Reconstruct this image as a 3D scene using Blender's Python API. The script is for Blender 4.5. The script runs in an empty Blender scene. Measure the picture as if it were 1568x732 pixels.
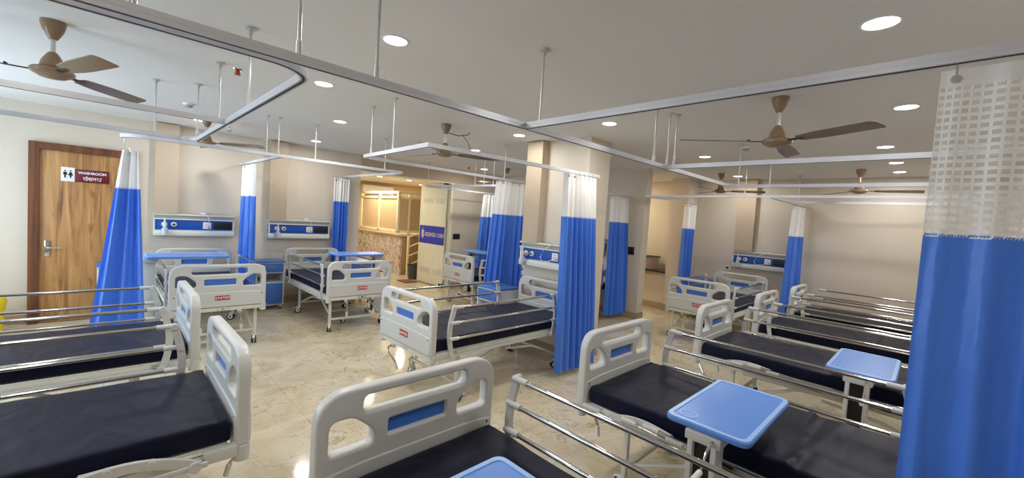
import bpy, bmesh, math, random
from mathutils import Vector, Matrix, noise
PI = math.pi
R = math.radians
S = bpy.context.scene
COL = S.collection
random.seed(7)

# ------------------------------------------------------------------ camera, world, exposure
F_PX, YAW, PITCH, ROLL, EYE = 634.1117, 45.51816, 2.76735, -3.73127, 1.75
fw = Vector((math.cos(R(PITCH)) * math.cos(R(YAW)), math.cos(R(PITCH)) * math.sin(R(YAW)), -math.sin(R(PITCH))))
r0 = fw.cross(Vector((0, 0, 1))).normalized()
d0 = fw.cross(r0)
cr, sr = math.cos(R(ROLL)), math.sin(R(ROLL))
right = cr * r0 + sr * d0
down = -sr * r0 + cr * d0
cam = bpy.data.cameras.new('camera')
cam.sensor_width = 36.0
cam.lens = F_PX / 1568 * 36.0
cam.clip_start = 0.05
co = bpy.data.objects.new('camera', cam)
COL.objects.link(co)
m3 = Matrix((right, -down, -fw)).transposed()
co.matrix_world = Matrix.Translation((0, 0, EYE)) @ m3.to_4x4()
S.camera = co
S.view_settings.view_transform = 'Standard'
S.view_settings.look = 'None'
S.view_settings.gamma = 1
S.view_settings.use_curve_mapping = False
S.view_settings.exposure = 0.22
S.cycles.use_denoising = True
S.cycles.max_bounces = 8
S.cycles.diffuse_bounces = 4
S.cycles.glossy_bounces = 4
S.cycles.transparent_max_bounces = 24
S.cycles.sample_clamp_indirect = 6
w = bpy.data.worlds.new('daylight')
S.world = w
w.use_nodes = True
bg = w.node_tree.nodes['Background']
bg.inputs[0].default_value = (0.63, 0.81, 1.0, 1)
bg.inputs[1].default_value = 7.0
LAMP_W = 9.5           # each ceiling downlight
LAMP_COL = (1.0, 0.985, 0.95)
WARM_COL = (1.0, 0.89, 0.70)
CEIL = 2.82

# ------------------------------------------------------------------ materials
def newmat(name):
    m = bpy.data.materials.new(name)
    m.use_nodes = True
    nt = m.node_tree
    return m, nt, nt.nodes['Principled BSDF']

def plain(name, col, rough=0.5, metal=0.0, coat=0.0, spec=0.5, var=0.03, scale=6.0, bump=0.0, bscale=60.0, sheen=0.0):
    m, nt, b = newmat(name)
    tc = nt.nodes.new('ShaderNodeTexCoord')
    nz = nt.nodes.new('ShaderNodeTexNoise')
    nz.inputs['Scale'].default_value = scale
    nz.inputs['Detail'].default_value = 4
    nt.links.new(tc.outputs['Object'], nz.inputs['Vector'])
    mx = nt.nodes.new('ShaderNodeMixRGB')
    mx.inputs[1].default_value = tuple(c * (1 - var) for c in col) + (1,)
    mx.inputs[2].default_value = tuple(min(1, c * (1 + var)) for c in col) + (1,)
    nt.links.new(nz.outputs['Fac'], mx.inputs[0])
    nt.links.new(mx.outputs[0], b.inputs['Base Color'])
    b.inputs['Roughness'].default_value = rough
    b.inputs['Metallic'].default_value = metal
    b.inputs['Coat Weight'].default_value = coat
    b.inputs['Specular IOR Level'].default_value = spec
    b.inputs['Sheen Weight'].default_value = sheen
    if bump:
        n2 = nt.nodes.new('ShaderNodeTexNoise')
        n2.inputs['Scale'].default_value = bscale
        nt.links.new(tc.outputs['Object'], n2.inputs['Vector'])
        bp = nt.nodes.new('ShaderNodeBump')
        bp.inputs['Strength'].default_value = bump
        bp.inputs['Distance'].default_value = 0.01
        nt.links.new(n2.outputs['Fac'], bp.inputs['Height'])
        nt.links.new(bp.outputs[0], b.inputs['Normal'])
    return m

def srgb(r, g, b):
    f = lambda c: (c / 255 / 12.92) if c / 255 <= 0.04045 else ((c / 255 + 0.055) / 1.055) ** 2.4
    return (f(r), f(g), f(b))

def glow(name, col, strength):
    m, nt, b = newmat(name)
    b.inputs['Base Color'].default_value = (0.8, 0.8, 0.8, 1)
    b.inputs['Emission Color'].default_value = col + (1,)
    b.inputs['Emission Strength'].default_value = strength
    return m

def ramp(nt, stops):
    r = nt.nodes.new('ShaderNodeValToRGB')
    e = r.color_ramp.elements
    e[0].position, e[0].color = stops[0][0], stops[0][1] + (1,)
    e[1].position, e[1].color = stops[-1][0], stops[-1][1] + (1,)
    for p, c in stops[1:-1]:
        x = e.new(p)
        x.color = c + (1,)
    return r

def wall_mat(name, col):
    m, nt, b = newmat(name)
    tc = nt.nodes.new('ShaderNodeTexCoord')
    mp = nt.nodes.new('ShaderNodeMapping')
    mp.inputs['Scale'].default_value = (1, 1, 14)
    nz = nt.nodes.new('ShaderNodeTexNoise')
    nz.inputs['Scale'].default_value = 14
    nz.inputs['Detail'].default_value = 6
    nt.links.new(tc.outputs['Object'], mp.inputs[0])
    nt.links.new(mp.outputs[0], nz.inputs['Vector'])
    mx = nt.nodes.new('ShaderNodeMixRGB')
    mx.inputs[1].default_value = tuple(c * 0.93 for c in col) + (1,)
    mx.inputs[2].default_value = tuple(c * 1.05 for c in col) + (1,)
    nt.links.new(nz.outputs['Fac'], mx.inputs[0])
    nt.links.new(mx.outputs[0], b.inputs['Base Color'])
    b.inputs['Roughness'].default_value = 0.62
    bp = nt.nodes.new('ShaderNodeBump')
    bp.inputs['Strength'].default_value = 0.08
    bp.inputs['Distance'].default_value = 0.004
    nt.links.new(nz.outputs['Fac'], bp.inputs['Height'])
    nt.links.new(bp.outputs[0], b.inputs['Normal'])
    return m

def floor_mat():
    m, nt, b = newmat('polished_marble_tile')
    tc = nt.nodes.new('ShaderNodeTexCoord')
    n1 = nt.nodes.new('ShaderNodeTexNoise')
    n1.inputs['Scale'].default_value = 1.6
    n1.inputs['Detail'].default_value = 9
    n1.inputs['Roughness'].default_value = 0.62
    n1.inputs['Distortion'].default_value = 1.6
    nt.links.new(tc.outputs['Object'], n1.inputs['Vector'])
    base = ramp(nt, [(0.30, srgb(200, 184, 150)), (0.5, srgb(218, 205, 178)), (0.72, srgb(232, 222, 202))])
    nt.links.new(n1.outputs['Fac'], base.inputs[0])
    n2 = nt.nodes.new('ShaderNodeTexNoise')
    n2.inputs['Scale'].default_value = 3.9
    n2.inputs['Detail'].default_value = 5
    n2.inputs['Distortion'].default_value = 1.3
    nt.links.new(tc.outputs['Object'], n2.inputs['Vector'])
    vein = ramp(nt, [(0.483, (0, 0, 0)), (0.5, (1, 1, 1)), (0.517, (0, 0, 0))])
    nt.links.new(n2.outputs['Fac'], vein.inputs[0])
    n3 = nt.nodes.new('ShaderNodeTexNoise')
    n3.inputs['Scale'].default_value = 1.1
    nt.links.new(tc.outputs['Object'], n3.inputs['Vector'])
    gate = ramp(nt, [(0.36, (0, 0, 0)), (0.58, (0.7, 0.7, 0.7))])
    nt.links.new(n3.outputs['Fac'], gate.inputs[0])
    mul = nt.nodes.new('ShaderNodeMath')
    mul.operation = 'MULTIPLY'
    nt.links.new(vein.outputs[0], mul.inputs[0])
    nt.links.new(gate.outputs[0], mul.inputs[1])
    mx = nt.nodes.new('ShaderNodeMixRGB')
    nt.links.new(mul.outputs[0], mx.inputs[0])
    nt.links.new(base.outputs[0], mx.inputs[1])
    mx.inputs[2].default_value = srgb(148, 120, 82) + (1,)
    br = nt.nodes.new('ShaderNodeTexBrick')
    br.offset = 0.0
    br.inputs['Scale'].default_value = 1.0
    br.inputs['Brick Width'].default_value = 1.2
    br.inputs['Row Height'].default_value = 0.6
    br.inputs['Mortar Size'].default_value = 0.0018
    br.inputs['Color1'].default_value = (1, 1, 1, 1)
    br.inputs['Color2'].default_value = (0.94, 0.94, 0.94, 1)
    br.inputs['Mortar'].default_value = (0.62, 0.58, 0.52, 1)
    nt.links.new(tc.outputs['Object'], br.inputs['Vector'])
    m2 = nt.nodes.new('ShaderNodeMixRGB')
    m2.blend_type = 'MULTIPLY'
    m2.inputs[0].default_value = 1
    nt.links.new(mx.outputs[0], m2.inputs[1])
    nt.links.new(br.outputs[0], m2.inputs[2])
    nt.links.new(m2.outputs[0], b.inputs['Base Color'])
    b.inputs['Roughness'].default_value = 0.09
    b.inputs['Specular IOR Level'].default_value = 0.6
    return m

def wood_mat(name, c1, c2, c3, axis='Z'):
    m, nt, b = newmat(name)
    tc = nt.nodes.new('ShaderNodeTexCoord')
    mp = nt.nodes.new('ShaderNodeMapping')
    mp.inputs['Scale'].default_value = (9, 9, 0.55)
    nt.links.new(tc.outputs['Object'], mp.inputs[0])
    nz = nt.nodes.new('ShaderNodeTexNoise')
    nz.inputs['Scale'].default_value = 1.5
    nz.inputs['Detail'].default_value = 8
    nz.inputs['Roughness'].default_value = 0.6
    nz.inputs['Distortion'].default_value = 0.8
    nt.links.new(mp.outputs[0], nz.inputs['Vector'])
    rp = ramp(nt, [(0.32, c3), (0.46, c2), (0.64, c1)])
    nt.links.new(nz.outputs['Fac'], rp.inputs[0])
    n2 = nt.nodes.new('ShaderNodeTexNoise')
    n2.inputs['Scale'].default_value = 3.5
    n2.inputs['Detail'].default_value = 3
    mp2 = nt.nodes.new('ShaderNodeMapping')
    mp2.inputs['Scale'].default_value = (2.2, 2.2, 0.8)
    nt.links.new(tc.outputs['Object'], mp2.inputs[0])
    nt.links.new(mp2.outputs[0], n2.inputs['Vector'])
    k = ramp(nt, [(0.66, (1, 1, 1)), (0.76, (0.45, 0.36, 0.28))])
    nt.links.new(n2.outputs['Fac'], k.inputs[0])
    mx = nt.nodes.new('ShaderNodeMixRGB')
    mx.blend_type = 'MULTIPLY'
    mx.inputs[0].default_value = 1
    nt.links.new(rp.outputs[0], mx.inputs[1])
    nt.links.new(k.outputs[0], mx.inputs[2])
    nt.links.new(mx.outputs[0], b.inputs['Base Color'])
    b.inputs['Roughness'].default_value = 0.45
    return m

def marble_front():
    m, nt, b = newmat('grey_pink_marble')
    tc = nt.nodes.new('ShaderNodeTexCoord')
    n1 = nt.nodes.new('ShaderNodeTexNoise')
    n1.inputs['Scale'].default_value = 3.2
    n1.inputs['Detail'].default_value = 12
    n1.inputs['Distortion'].default_value = 0.9
    nt.links.new(tc.outputs['Object'], n1.inputs['Vector'])
    rp = ramp(nt, [(0.28, srgb(120, 104, 104)), (0.40, srgb(186, 174, 172)), (0.5, srgb(222, 216, 214)), (0.57, srgb(172, 156, 152)), (0.72, srgb(228, 222, 218))])
    nt.links.new(n1.outputs['Fac'], rp.inputs[0])
    nt.links.new(rp.outputs[0], b.inputs['Base Color'])
    b.inputs['Roughness'].default_value = 0.15
    return m

def mesh_cloth(nm, hole):
    m, nt, b = newmat(nm)
    tc = nt.nodes.new('ShaderNodeTexCoord')
    br = nt.nodes.new('ShaderNodeTexBrick')
    br.offset = 0.0
    br.inputs['Scale'].default_value = 1.0
    br.inputs['Brick Width'].default_value = 0.034
    br.inputs['Row Height'].default_value = 0.023
    br.inputs['Mortar Size'].default_value = 0.0052
    br.inputs['Mortar Smooth'].default_value = 0.0
    nt.links.new(tc.outputs['UV'], br.inputs['Vector'])
    mx = nt.nodes.new('ShaderNodeMix')
    mx.data_type = 'FLOAT'
    nt.links.new(br.outputs['Fac'], mx.inputs[0])
    mx.inputs[2].default_value = hole
    mx.inputs[3].default_value = 1.0
    nt.links.new(mx.outputs[0], b.inputs['Alpha'])
    b.inputs['Base Color'].default_value = srgb(250, 249, 247) + (1,)
    b.inputs['Roughness'].default_value = 0.8
    b.inputs['Sheen Weight'].default_value = 0.3
    return m

def blue_cloth():
    m, nt, b = newmat('royal_blue_curtain_cloth')
    tc = nt.nodes.new('ShaderNodeTexCoord')
    mp = nt.nodes.new('ShaderNodeMapping')
    mp.inputs['Scale'].default_value = (5, 2.2, 1)
    nt.links.new(tc.outputs['UV'], mp.inputs[0])
    nz = nt.nodes.new('ShaderNodeTexNoise')
    nz.inputs['Scale'].default_value = 1.6
    nz.inputs['Detail'].default_value = 4
    nt.links.new(mp.outputs[0], nz.inputs['Vector'])
    bp = nt.nodes.new('ShaderNodeBump')
    bp.inputs['Strength'].default_value = 0.45
    bp.inputs['Distance'].default_value = 0.03
    nt.links.new(nz.outputs['Fac'], bp.inputs['Height'])
    nt.links.new(bp.outputs[0], b.inputs['Normal'])
    tl = nt.nodes.new('ShaderNodeBsdfTranslucent')
    tl.inputs[0].default_value = srgb(60, 120, 235) + (1,)
    ms = nt.nodes.new('ShaderNodeMixShader')
    ms.inputs[0].default_value = 0.08
    nt.links.new(b.outputs[0], ms.inputs[1])
    nt.links.new(tl.outputs[0], ms.inputs[2])
    nt.links.new(ms.outputs[0], nt.nodes['Material Output'].inputs[0])
    b.inputs['Base Color'].default_value = srgb(72, 130, 234) + (1,)
    b.inputs['Roughness'].default_value = 0.36
    b.inputs['Sheen Weight'].default_value = 0.25
    return m

def mattress_mat():
    m, nt, b = newmat('navy_rexine')
    tc = nt.nodes.new('ShaderNodeTexCoord')
    mp = nt.nodes.new('ShaderNodeMapping')
    mp.inputs['Scale'].default_value = (3.5, 1.6, 1.0)
    mp.inputs['Rotation'].default_value = (0, 0, 0.5)
    nt.links.new(tc.outputs['Object'], mp.inputs[0])
    nz = nt.nodes.new('ShaderNodeTexNoise')
    nz.inputs['Scale'].default_value = 2.2
    nz.inputs['Detail'].default_value = 1.2
    nz.inputs['Distortion'].default_value = 0.7
    nt.links.new(mp.outputs[0], nz.inputs['Vector'])
    bp = nt.nodes.new('ShaderNodeBump')
    bp.inputs['Strength'].default_value = 0.25
    bp.inputs['Distance'].default_value = 0.05
    nt.links.new(nz.outputs['Fac'], bp.inputs['Height'])
    nt.links.new(bp.outputs[0], b.inputs['Normal'])
    b.inputs['Base Color'].default_value = srgb(13, 16, 40) + (1,)
    b.inputs['Roughness'].default_value = 0.46
    b.inputs['Specular IOR Level'].default_value = 0.14
    b.inputs['Sheen Weight'].default_value = 0.05
    return m

def glass_mat():
    m, nt, b = newmat('frosted_door_glass')
    tc = nt.nodes.new('ShaderNodeTexCoord')
    nz = nt.nodes.new('ShaderNodeTexNoise')
    nz.inputs['Scale'].default_value = 2
    nt.links.new(tc.outputs['Object'], nz.inputs['Vector'])
    rp = ramp(nt, [(0.3, srgb(232, 236, 218)), (0.7, srgb(242, 244, 230))])
    nt.links.new(nz.outputs['Fac'], rp.inputs[0])
    nt.links.new(rp.outputs[0], b.inputs['Base Color'])
    b.inputs['Roughness'].default_value = 0.25
    b.inputs['Alpha'].default_value = 0.82
    return m

M = {}
M['wall'] = wall_mat('woven_cream_wallpaper', srgb(218, 206, 188))
M['beam'] = wall_mat('woven_tan_wallpaper', srgb(196, 176, 150))
M['chase'] = wall_mat('tan_boxing_laminate', srgb(196, 176, 152))
M['ceil'] = plain('ceiling_paint', srgb(236, 234, 230), 0.75, var=0.02, scale=2)
M['floor'] = floor_mat()
M['skirt'] = plain('skirting_tile', srgb(176, 154, 124), 0.2, var=0.08, scale=8)
M['door'] = wood_mat('oak_laminate', srgb(200, 152, 94), srgb(174, 126, 74), srgb(120, 80, 44))
M['frame'] = wood_mat('dark_teak_frame', srgb(128, 78, 44), srgb(104, 60, 34), srgb(70, 38, 22))
M['abs'] = plain('grey_white_moulded_plastic', srgb(206, 206, 203), 0.34, var=0.015)
M['cap'] = plain('white_plastic_fitting', srgb(226, 226, 220), 0.35, var=0.02)
M['steel'] = plain('white_powder_coat', srgb(224, 222, 210), 0.35, var=0.02)
M['chrome'] = plain('polished_chrome', (0.62, 0.61, 0.60), 0.12, metal=1.0, var=0.03)
M['alu'] = plain('grey_aluminium_track', srgb(212, 213, 219), 0.3, metal=0.15, var=0.03)
M['rod'] = plain('white_drop_rod', srgb(206, 206, 204), 0.3, metal=0.3, var=0.02)
M['slot'] = plain('dark_slot', (0.02, 0.02, 0.022), 0.6)
M['navy'] = mattress_mat()
M['inset'] = plain('blue_inlay_plastic', srgb(66, 118, 206), 0.35, var=0.02)
M['table'] = plain('light_blue_abs', srgb(156, 194, 248), 0.3, var=0.015)
M['tabledge'] = plain('blue_abs_rim', srgb(96, 146, 226), 0.32, var=0.015)
M['lock_blue'] = plain('locker_blue_paint', srgb(72, 116, 190), 0.4, var=0.03)
M['lock_white'] = plain('locker_white_paint', srgb(216, 218, 222), 0.4, var=0.02)
M['red'] = plain('red_badge', srgb(176, 26, 34), 0.4)
M['white'] = plain('white_print', srgb(240, 238, 238), 0.5, var=0.01)
M['black'] = plain('black_plastic', (0.012, 0.012, 0.013), 0.4)
M['tyre'] = plain('black_rubber', (0.02, 0.02, 0.02), 0.7)
M['brown'] = plain('brown_fan_enamel', srgb(146, 120, 92), 0.28, var=0.05)
M['bladebrown'] = plain('brown_fan_blade', srgb(124, 104, 82), 0.26, var=0.06, scale=12)
M['net'] = mesh_cloth('white_curtain_netting', 0.38)
M['netfold'] = mesh_cloth('white_gathered_netting', 0.88)
M['bluecloth'] = blue_cloth()
M['bhpblue'] = plain('panel_blue', srgb(20, 84, 178), 0.35, var=0.03)
M['bhpwhite'] = plain('panel_white', srgb(228, 227, 218), 0.35, var=0.01)
M['bhpgrey'] = plain('panel_grey_channel', srgb(176, 174, 164), 0.4, var=0.02)
M['maroon'] = plain('maroon_sign', srgb(106, 18, 30), 0.35)
M['yellow'] = plain('yellow_bin_plastic', srgb(244, 218, 24), 0.35)
M['cream'] = plain('cream_frame', srgb(246, 240, 214), 0.4, var=0.02)
M['marble'] = marble_front()
M['desktop'] = plain('cream_worktop', srgb(226, 206, 168), 0.25)
M['deskside'] = wood_mat('tan_laminate', srgb(190, 156, 110), srgb(178, 142, 96), srgb(160, 124, 82))
M['corr'] = wall_mat('amber_wallpaper', srgb(214, 190, 146))
M['pane'] = plain('beige_blind', srgb(214, 190, 152), 0.4, var=0.04)
M['glass'] = glass_mat()
M['banner'] = plain('royal_blue_film', srgb(40, 56, 178), 0.4)
M['silver'] = plain('silver_print', srgb(206, 204, 196), 0.4)
M['bin'] = plain('charcoal_bin', srgb(70, 72, 78), 0.5)
M['mat'] = plain('brown_coir', srgb(128, 84, 56), 0.9, var=0.2, scale=40)
M['tub'] = plain('pinkish_grey_tub', srgb(178, 156, 150), 0.45)
M['dark'] = plain('dark_granite', (0.03, 0.028, 0.027), 0.15)
M['orange'] = plain('orange_red_glass', srgb(196, 70, 34), 0.3)
M['clear'] = plain('clear_bottle', srgb(206, 212, 214), 0.1, var=0.02)
M['lamp'] = glow('led_diffuser', (1.0, 0.97, 0.92), 14.0)
M['lampwarm'] = glow('warm_led_diffuser', (1.0, 0.92, 0.72), 14.0)

# ------------------------------------------------------------------ mesh building
class MB:
    def __init__(self):
        self.bm = bmesh.new()
        self.uv = None
    def _mat(self, before, mi):
        for f in self.bm.faces:
            if f not in before:
                f.material_index = mi
    def box(self, c, s, mi=0, bev=0.0, rot=None, seg=2):
        t = bmesh.new()
        bmesh.ops.create_cube(t, size=1)
        bmesh.ops.scale(t, vec=s, verts=t.verts)
        if bev:
            bmesh.ops.bevel(t, geom=t.edges[:], offset=bev, segments=seg, affect='EDGES', profile=0.5)
        mt = Matrix.Translation(c)
        if rot is not None:
            mt = mt @ rot
        self.add(t, mt, mi)
        return self
    def add(self, t, mt=None, mi=None):
        if mt is not None:
            bmesh.ops.transform(t, matrix=mt, verts=t.verts)
        if mi is not None:
            for f in t.faces:
                f.material_index = mi
        me = bpy.data.meshes.new('tmp')
        t.to_mesh(me)
        t.free()
        self.bm.from_mesh(me)
        bpy.data.meshes.remove(me)
    def add_mesh(self, me, mt=None, mi=None):
        t = bmesh.new()
        t.from_mesh(me)
        self.add(t, mt, mi)
    def cyl(self, p0, p1, r, mi=0, seg=12, r2=None, caps=True):
        p0, p1 = Vector(p0), Vector(p1)
        d = p1 - p0
        t = bmesh.new()
        bmesh.ops.create_cone(t, cap_ends=caps, segments=seg, radius1=r, radius2=r if r2 is None else r2, depth=d.length)
        q = Vector((0, 0, 1)).rotation_difference(d.normalized()).to_matrix().to_4x4()
        self.add(t, Matrix.Translation((p0 + p1) / 2) @ q, mi)
        return self
    def tube(self, pts, r, mi=0, seg=8, caps=True):
        pts = [Vector(p) for p in pts]
        rings = []
        up = Vector((0, 0, 1))
        for i, p in enumerate(pts):
            a = pts[max(0, i - 1)]
            b = pts[min(len(pts) - 1, i + 1)]
            t = (b - a).normalized()
            u = up if abs(t.dot(up)) < 0.95 else Vector((1, 0, 0))
            n = t.cross(u).normalized()
            bb = n.cross(t)
            rings.append([self.bm.verts.new(p + n * r * math.cos(2 * PI * k / seg) + bb * r * math.sin(2 * PI * k / seg)) for k in range(seg)])
        self._skin(rings, mi, caps)
        return self
    def _skin(self, rings, mi, caps=True):
        seg = len(rings[0])
        for a, b in zip(rings, rings[1:]):
            for k in range(seg):
                f = self.bm.faces.new((a[k], a[(k + 1) % seg], b[(k + 1) % seg], b[k]))
                f.material_index = mi
        if caps:
            f = self.bm.faces.new(rings[0][::-1])
            f.material_index = mi
            f = self.bm.faces.new(rings[-1])
            f.material_index = mi
    def ribbon(self, pts, normal, hw, ht, mi=0):
        """a rectangular bar swept along pts: half width hw along `normal`, half thickness ht across"""
        pts = [Vector(p) for p in pts]
        n = Vector(normal).normalized()
        rings = []
        for i, p in enumerate(pts):
            a = pts[max(0, i - 1)]
            b = pts[min(len(pts) - 1, i + 1)]
            t = (b - a).normalized()
            v = t.cross(n).normalized()
            if 0 < i < len(pts) - 1:
                c = max(0.5, (pts[i] - a).normalized().dot(t))
            else:
                c = 1
            rings.append([self.bm.verts.new(p + n * x * hw + v * y * ht / c) for x, y in ((-1, -1), (1, -1), (1, 1), (-1, 1))])
        self._skin(rings, mi)
        return self
    def lathe(self, prof, c=(0, 0, 0), seg=24, mi=0):
        c = Vector(c)
        rings = []
        for r, zz in prof:
            rings.append([self.bm.verts.new(c + Vector((max(r, 1e-4) * math.cos(2 * PI * k / seg), max(r, 1e-4) * math.sin(2 * PI * k / seg), zz))) for k in range(seg)])
        self._skin(rings, mi)
        return self
    def quad(self, pts, mi=0):
        f = self.bm.faces.new([self.bm.verts.new(p) for p in pts])
        f.material_index = mi
        return self
    def mesh(self, name, mats, smooth=True):
        bmesh.ops.recalc_face_normals(self.bm, faces=self.bm.faces)
        me = bpy.data.meshes.new(name)
        self.bm.to_mesh(me)
        self.bm.free()
        for m in mats:
            me.materials.append(M[m])
        if smooth:
            me.polygons.foreach_set('use_smooth', [True] * len(me.polygons))
            me.set_sharp_from_angle(angle=R(38))
        return me

CACHE = {}
def put(name, me, parent=None, loc=None, rot=None):
    o = bpy.data.objects.new(name, me)
    COL.objects.link(o)
    if parent is not None:
        o.parent = parent
    if loc is not None:
        o.location = loc
    if rot is not None:
        o.rotation_euler = rot
    return o
def part(name, key, fn, mats, parent=None, loc=None, rot=None, smooth=True):
    """link a part; its mesh is built once per key and shared by later copies"""
    if key is None or key not in CACHE:
        b = MB()
        fn(b)
        me = b.mesh(name, mats, smooth)
        if key is not None:
            CACHE[key] = me
    else:
        me = CACHE[key]
    return put(name, me, parent, loc, rot)
def tag(o, label, cat, group=None, kind=None):
    o['label'] = label
    o['category'] = cat
    if group:
        o['group'] = group
    if kind:
        o['kind'] = kind
    return o
def thing(name, label, cat, loc, rz=0.0, group=None):
    o = bpy.data.objects.new(name, None)
    COL.objects.link(o)
    o.location = loc
    o.rotation_euler = (0, 0, rz)
    o.empty_display_size = 0.1
    return tag(o, label, cat, group)
def struct(name, fn, mats, parent=None, smooth=False, label=None):
    o = part(name, None, fn, mats, parent, smooth=smooth)
    o['kind'] = 'structure'
    if label:
        o['label'] = label
    return o

def curve_mesh(splines, half, bev, name='shape'):
    """filled 2-D outline with holes, extruded; returns a mesh lying in XY"""
    cu = bpy.data.curves.new(name, 'CURVE')
    cu.dimensions = '2D'
    cu.fill_mode = 'BOTH'
    cu.extrude = half - bev
    cu.bevel_depth = bev
    cu.bevel_resolution = 2
    cu.offset = -bev
    for pts in splines:
        sp = cu.splines.new('POLY')
        sp.points.add(len(pts) - 1)
        for i, (x, y) in enumerate(pts):
            sp.points[i].co = (x, y, 0, 1)
        sp.use_cyclic_u = True
    o = bpy.data.objects.new(name, cu)
    COL.objects.link(o)
    dg = bpy.context.evaluated_depsgraph_get()
    me = bpy.data.meshes.new_from_object(o.evaluated_get(dg))
    bpy.data.objects.remove(o)
    bpy.data.curves.remove(cu)
    return me
def text_mesh(s, size, depth=0.0006, bold=0.0):
    cu = bpy.data.curves.new('lettering', 'FONT')
    cu.body = s
    cu.size = size
    cu.extrude = depth
    cu.offset = bold
    cu.align_x = 'CENTER'
    cu.align_y = 'CENTER'
    o = bpy.data.objects.new('lettering', cu)
    COL.objects.link(o)
    dg = bpy.context.evaluated_depsgraph_get()
    me = bpy.data.meshes.new_from_object(o.evaluated_get(dg))
    bpy.data.objects.remove(o)
    bpy.data.curves.remove(cu)
    return me
def rpoly(pts, rad, n=5):
    """round the corners of a polygon; rad a number or one per corner"""
    out = []
    N = len(pts)
    for i, p in enumerate(pts):
        r = rad[i] if isinstance(rad, (list, tuple)) else rad
        p = Vector(p)
        a = (Vector(pts[i - 1]) - p)
        b = (Vector(pts[(i + 1) % N]) - p)
        r = min(r, a.length * 0.49, b.length * 0.49)
        pa, pb = p + a.normalized() * r, p + b.normalized() * r
        for k in range(n + 1):
            t = k / n
            q = pa * (1 - t) ** 2 + p * 2 * t * (1 - t) + pb * t ** 2
            out.append((q.x, q.y))
    return out
def rrect(x0, y0, x1, y1, r, n=5):
    return rpoly([(x0, y0), (x1, y0), (x1, y1), (x0, y1)], r, n)
YZ = Matrix(((0, 0, 1, 0), (1, 0, 0, 0), (0, 1, 0, 0), (0, 0, 0, 1)))     # shape XY -> world YZ, depth -> X

# ------------------------------------------------------------------ room shell
WX, EX, SY, NY = -2.05, 9.05, -0.68, 8.05
struct('floor', lambda b: b.box(((WX + EX) / 2, 6.4, -0.05), (EX - WX + 0.6, 14.9, 0.1)), ['floor'])
struct('ceiling', lambda b: b.box(((WX + EX) / 2, 6.4, CEIL + 0.05), (EX - WX + 0.6, 14.9, 0.1)), ['ceil'])
OPX0, OPX1, OPZ = 3.59, 5.86, 2.51
def north(b):
    b.box(((WX + OPX0) / 2, NY + 0.1, CEIL / 2), (OPX0 - WX, 0.2, CEIL))
    b.box(((OPX0 + 7.2) / 2, NY + 0.105, (CEIL + OPZ) / 2), (7.2 - OPX0, 0.19, CEIL - OPZ), 1)
    b.box(((OPX1 + 7.2) / 2, NY + 0.1, OPZ / 2), (7.2 - OPX1, 0.2, OPZ))
    b.box(((OPX1 + 7.2) / 2, NY - 0.006, 2.13), (7.2 - OPX1, 0.012, 0.03), 1)
struct('wall_north', north, ['wall', 'beam'])
struct('wall_east', lambda b: b.box((EX + 0.1, 6.4, CEIL / 2), (0.2, 14.9, CEIL)), ['wall'])
struct('wall_south', lambda b: b.box(((WX + EX) / 2, SY - 0.1, CEIL / 2), (EX - WX, 0.2, CEIL)), ['wall'])
WW = (4.9, 7.6, 0.9, 2.35)  # window openings added in the unseen wall to bring in daylight
W2 = (3.1, 4.2, 0.9, 2.35)
def west(b):
    z0, z1 = WW[2], WW[3]
    x = WX - 0.1
    for ya, yb in ((SY, W2[0]), (W2[1], WW[0]), (WW[1], NY + 0.2)):
        b.box((x, (ya + yb) / 2, CEIL / 2), (0.2, yb - ya, CEIL))
    for ya, yb in (W2[:2], WW[:2]):
        b.box((x, (ya + yb) / 2, z0 / 2), (0.2, yb - ya, z0))
        b.box((x, (ya + yb) / 2, (z1 + CEIL) / 2), (0.2, yb - ya, CEIL - z1))
struct('wall_west', west, ['wall'])
for nm, (wy0, wy1, wz0, wz1), lb in (('added_window_1', WW, 'added unseen white framed window near the washroom door end of the west wall'), ('added_window_2', W2, 'added unseen white framed window at the heads of the west row beds')):  # unseen windows, added to give bluish daylight on this side
    def win(b):
        x = WX - 0.1
        for z in (wz0 + 0.02, wz1 - 0.02):
            b.box((x, (wy0 + wy1) / 2, z), (0.06, wy1 - wy0, 0.04))
        for k in range(4):
            b.box((x, wy0 + 0.02 + k * (wy1 - wy0 - 0.04) / 3, (wz0 + wz1) / 2), (0.06, 0.04, wz1 - wz0))
    struct(nm, win, ['lock_white'], label=lb)
    pl = bpy.data.lights.new('added_window_portal', 'AREA')
    pl.shape = 'RECTANGLE'
    pl.size, pl.size_y = wy1 - wy0, wz1 - wz0
    pl.cycles.is_portal = True
    plo = bpy.data.objects.new('added_window_portal', pl)
    COL.objects.link(plo)
    plo.location = (WX - 0.22, (wy0 + wy1) / 2, (wz0 + wz1) / 2)
    plo.rotation_euler = (R(90), 0, R(-90))
# partition between the north-east bays and the passage, with its return
struct('wall_partition', lambda b: b.box((7.31, (3.85 + 8.15) / 2, CEIL / 2), (0.22, 4.3, CEIL)), ['wall'])
# free-standing pillar behind the middle bed
struct('pillar', lambda b: b.box((4.475, 3.56, CEIL / 2), (0.45, 1.02, CEIL)), ['wall'])
# alcove and column at the end of the passage
def alcove(b):
    b.box((8.8, 3.79, CEIL / 2), (0.5, 0.36, CEIL))
    b.box((8.85, 4.6, 0.40), (0.4, 1.26, 0.80))
struct('column', alcove, ['wall'], label='cream column beside the passage alcove')
struct('wall_passage', lambda b: b.box((8.2, 6.3, CEIL / 2), (1.7, 0.15, CEIL)), ['corr'])
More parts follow.
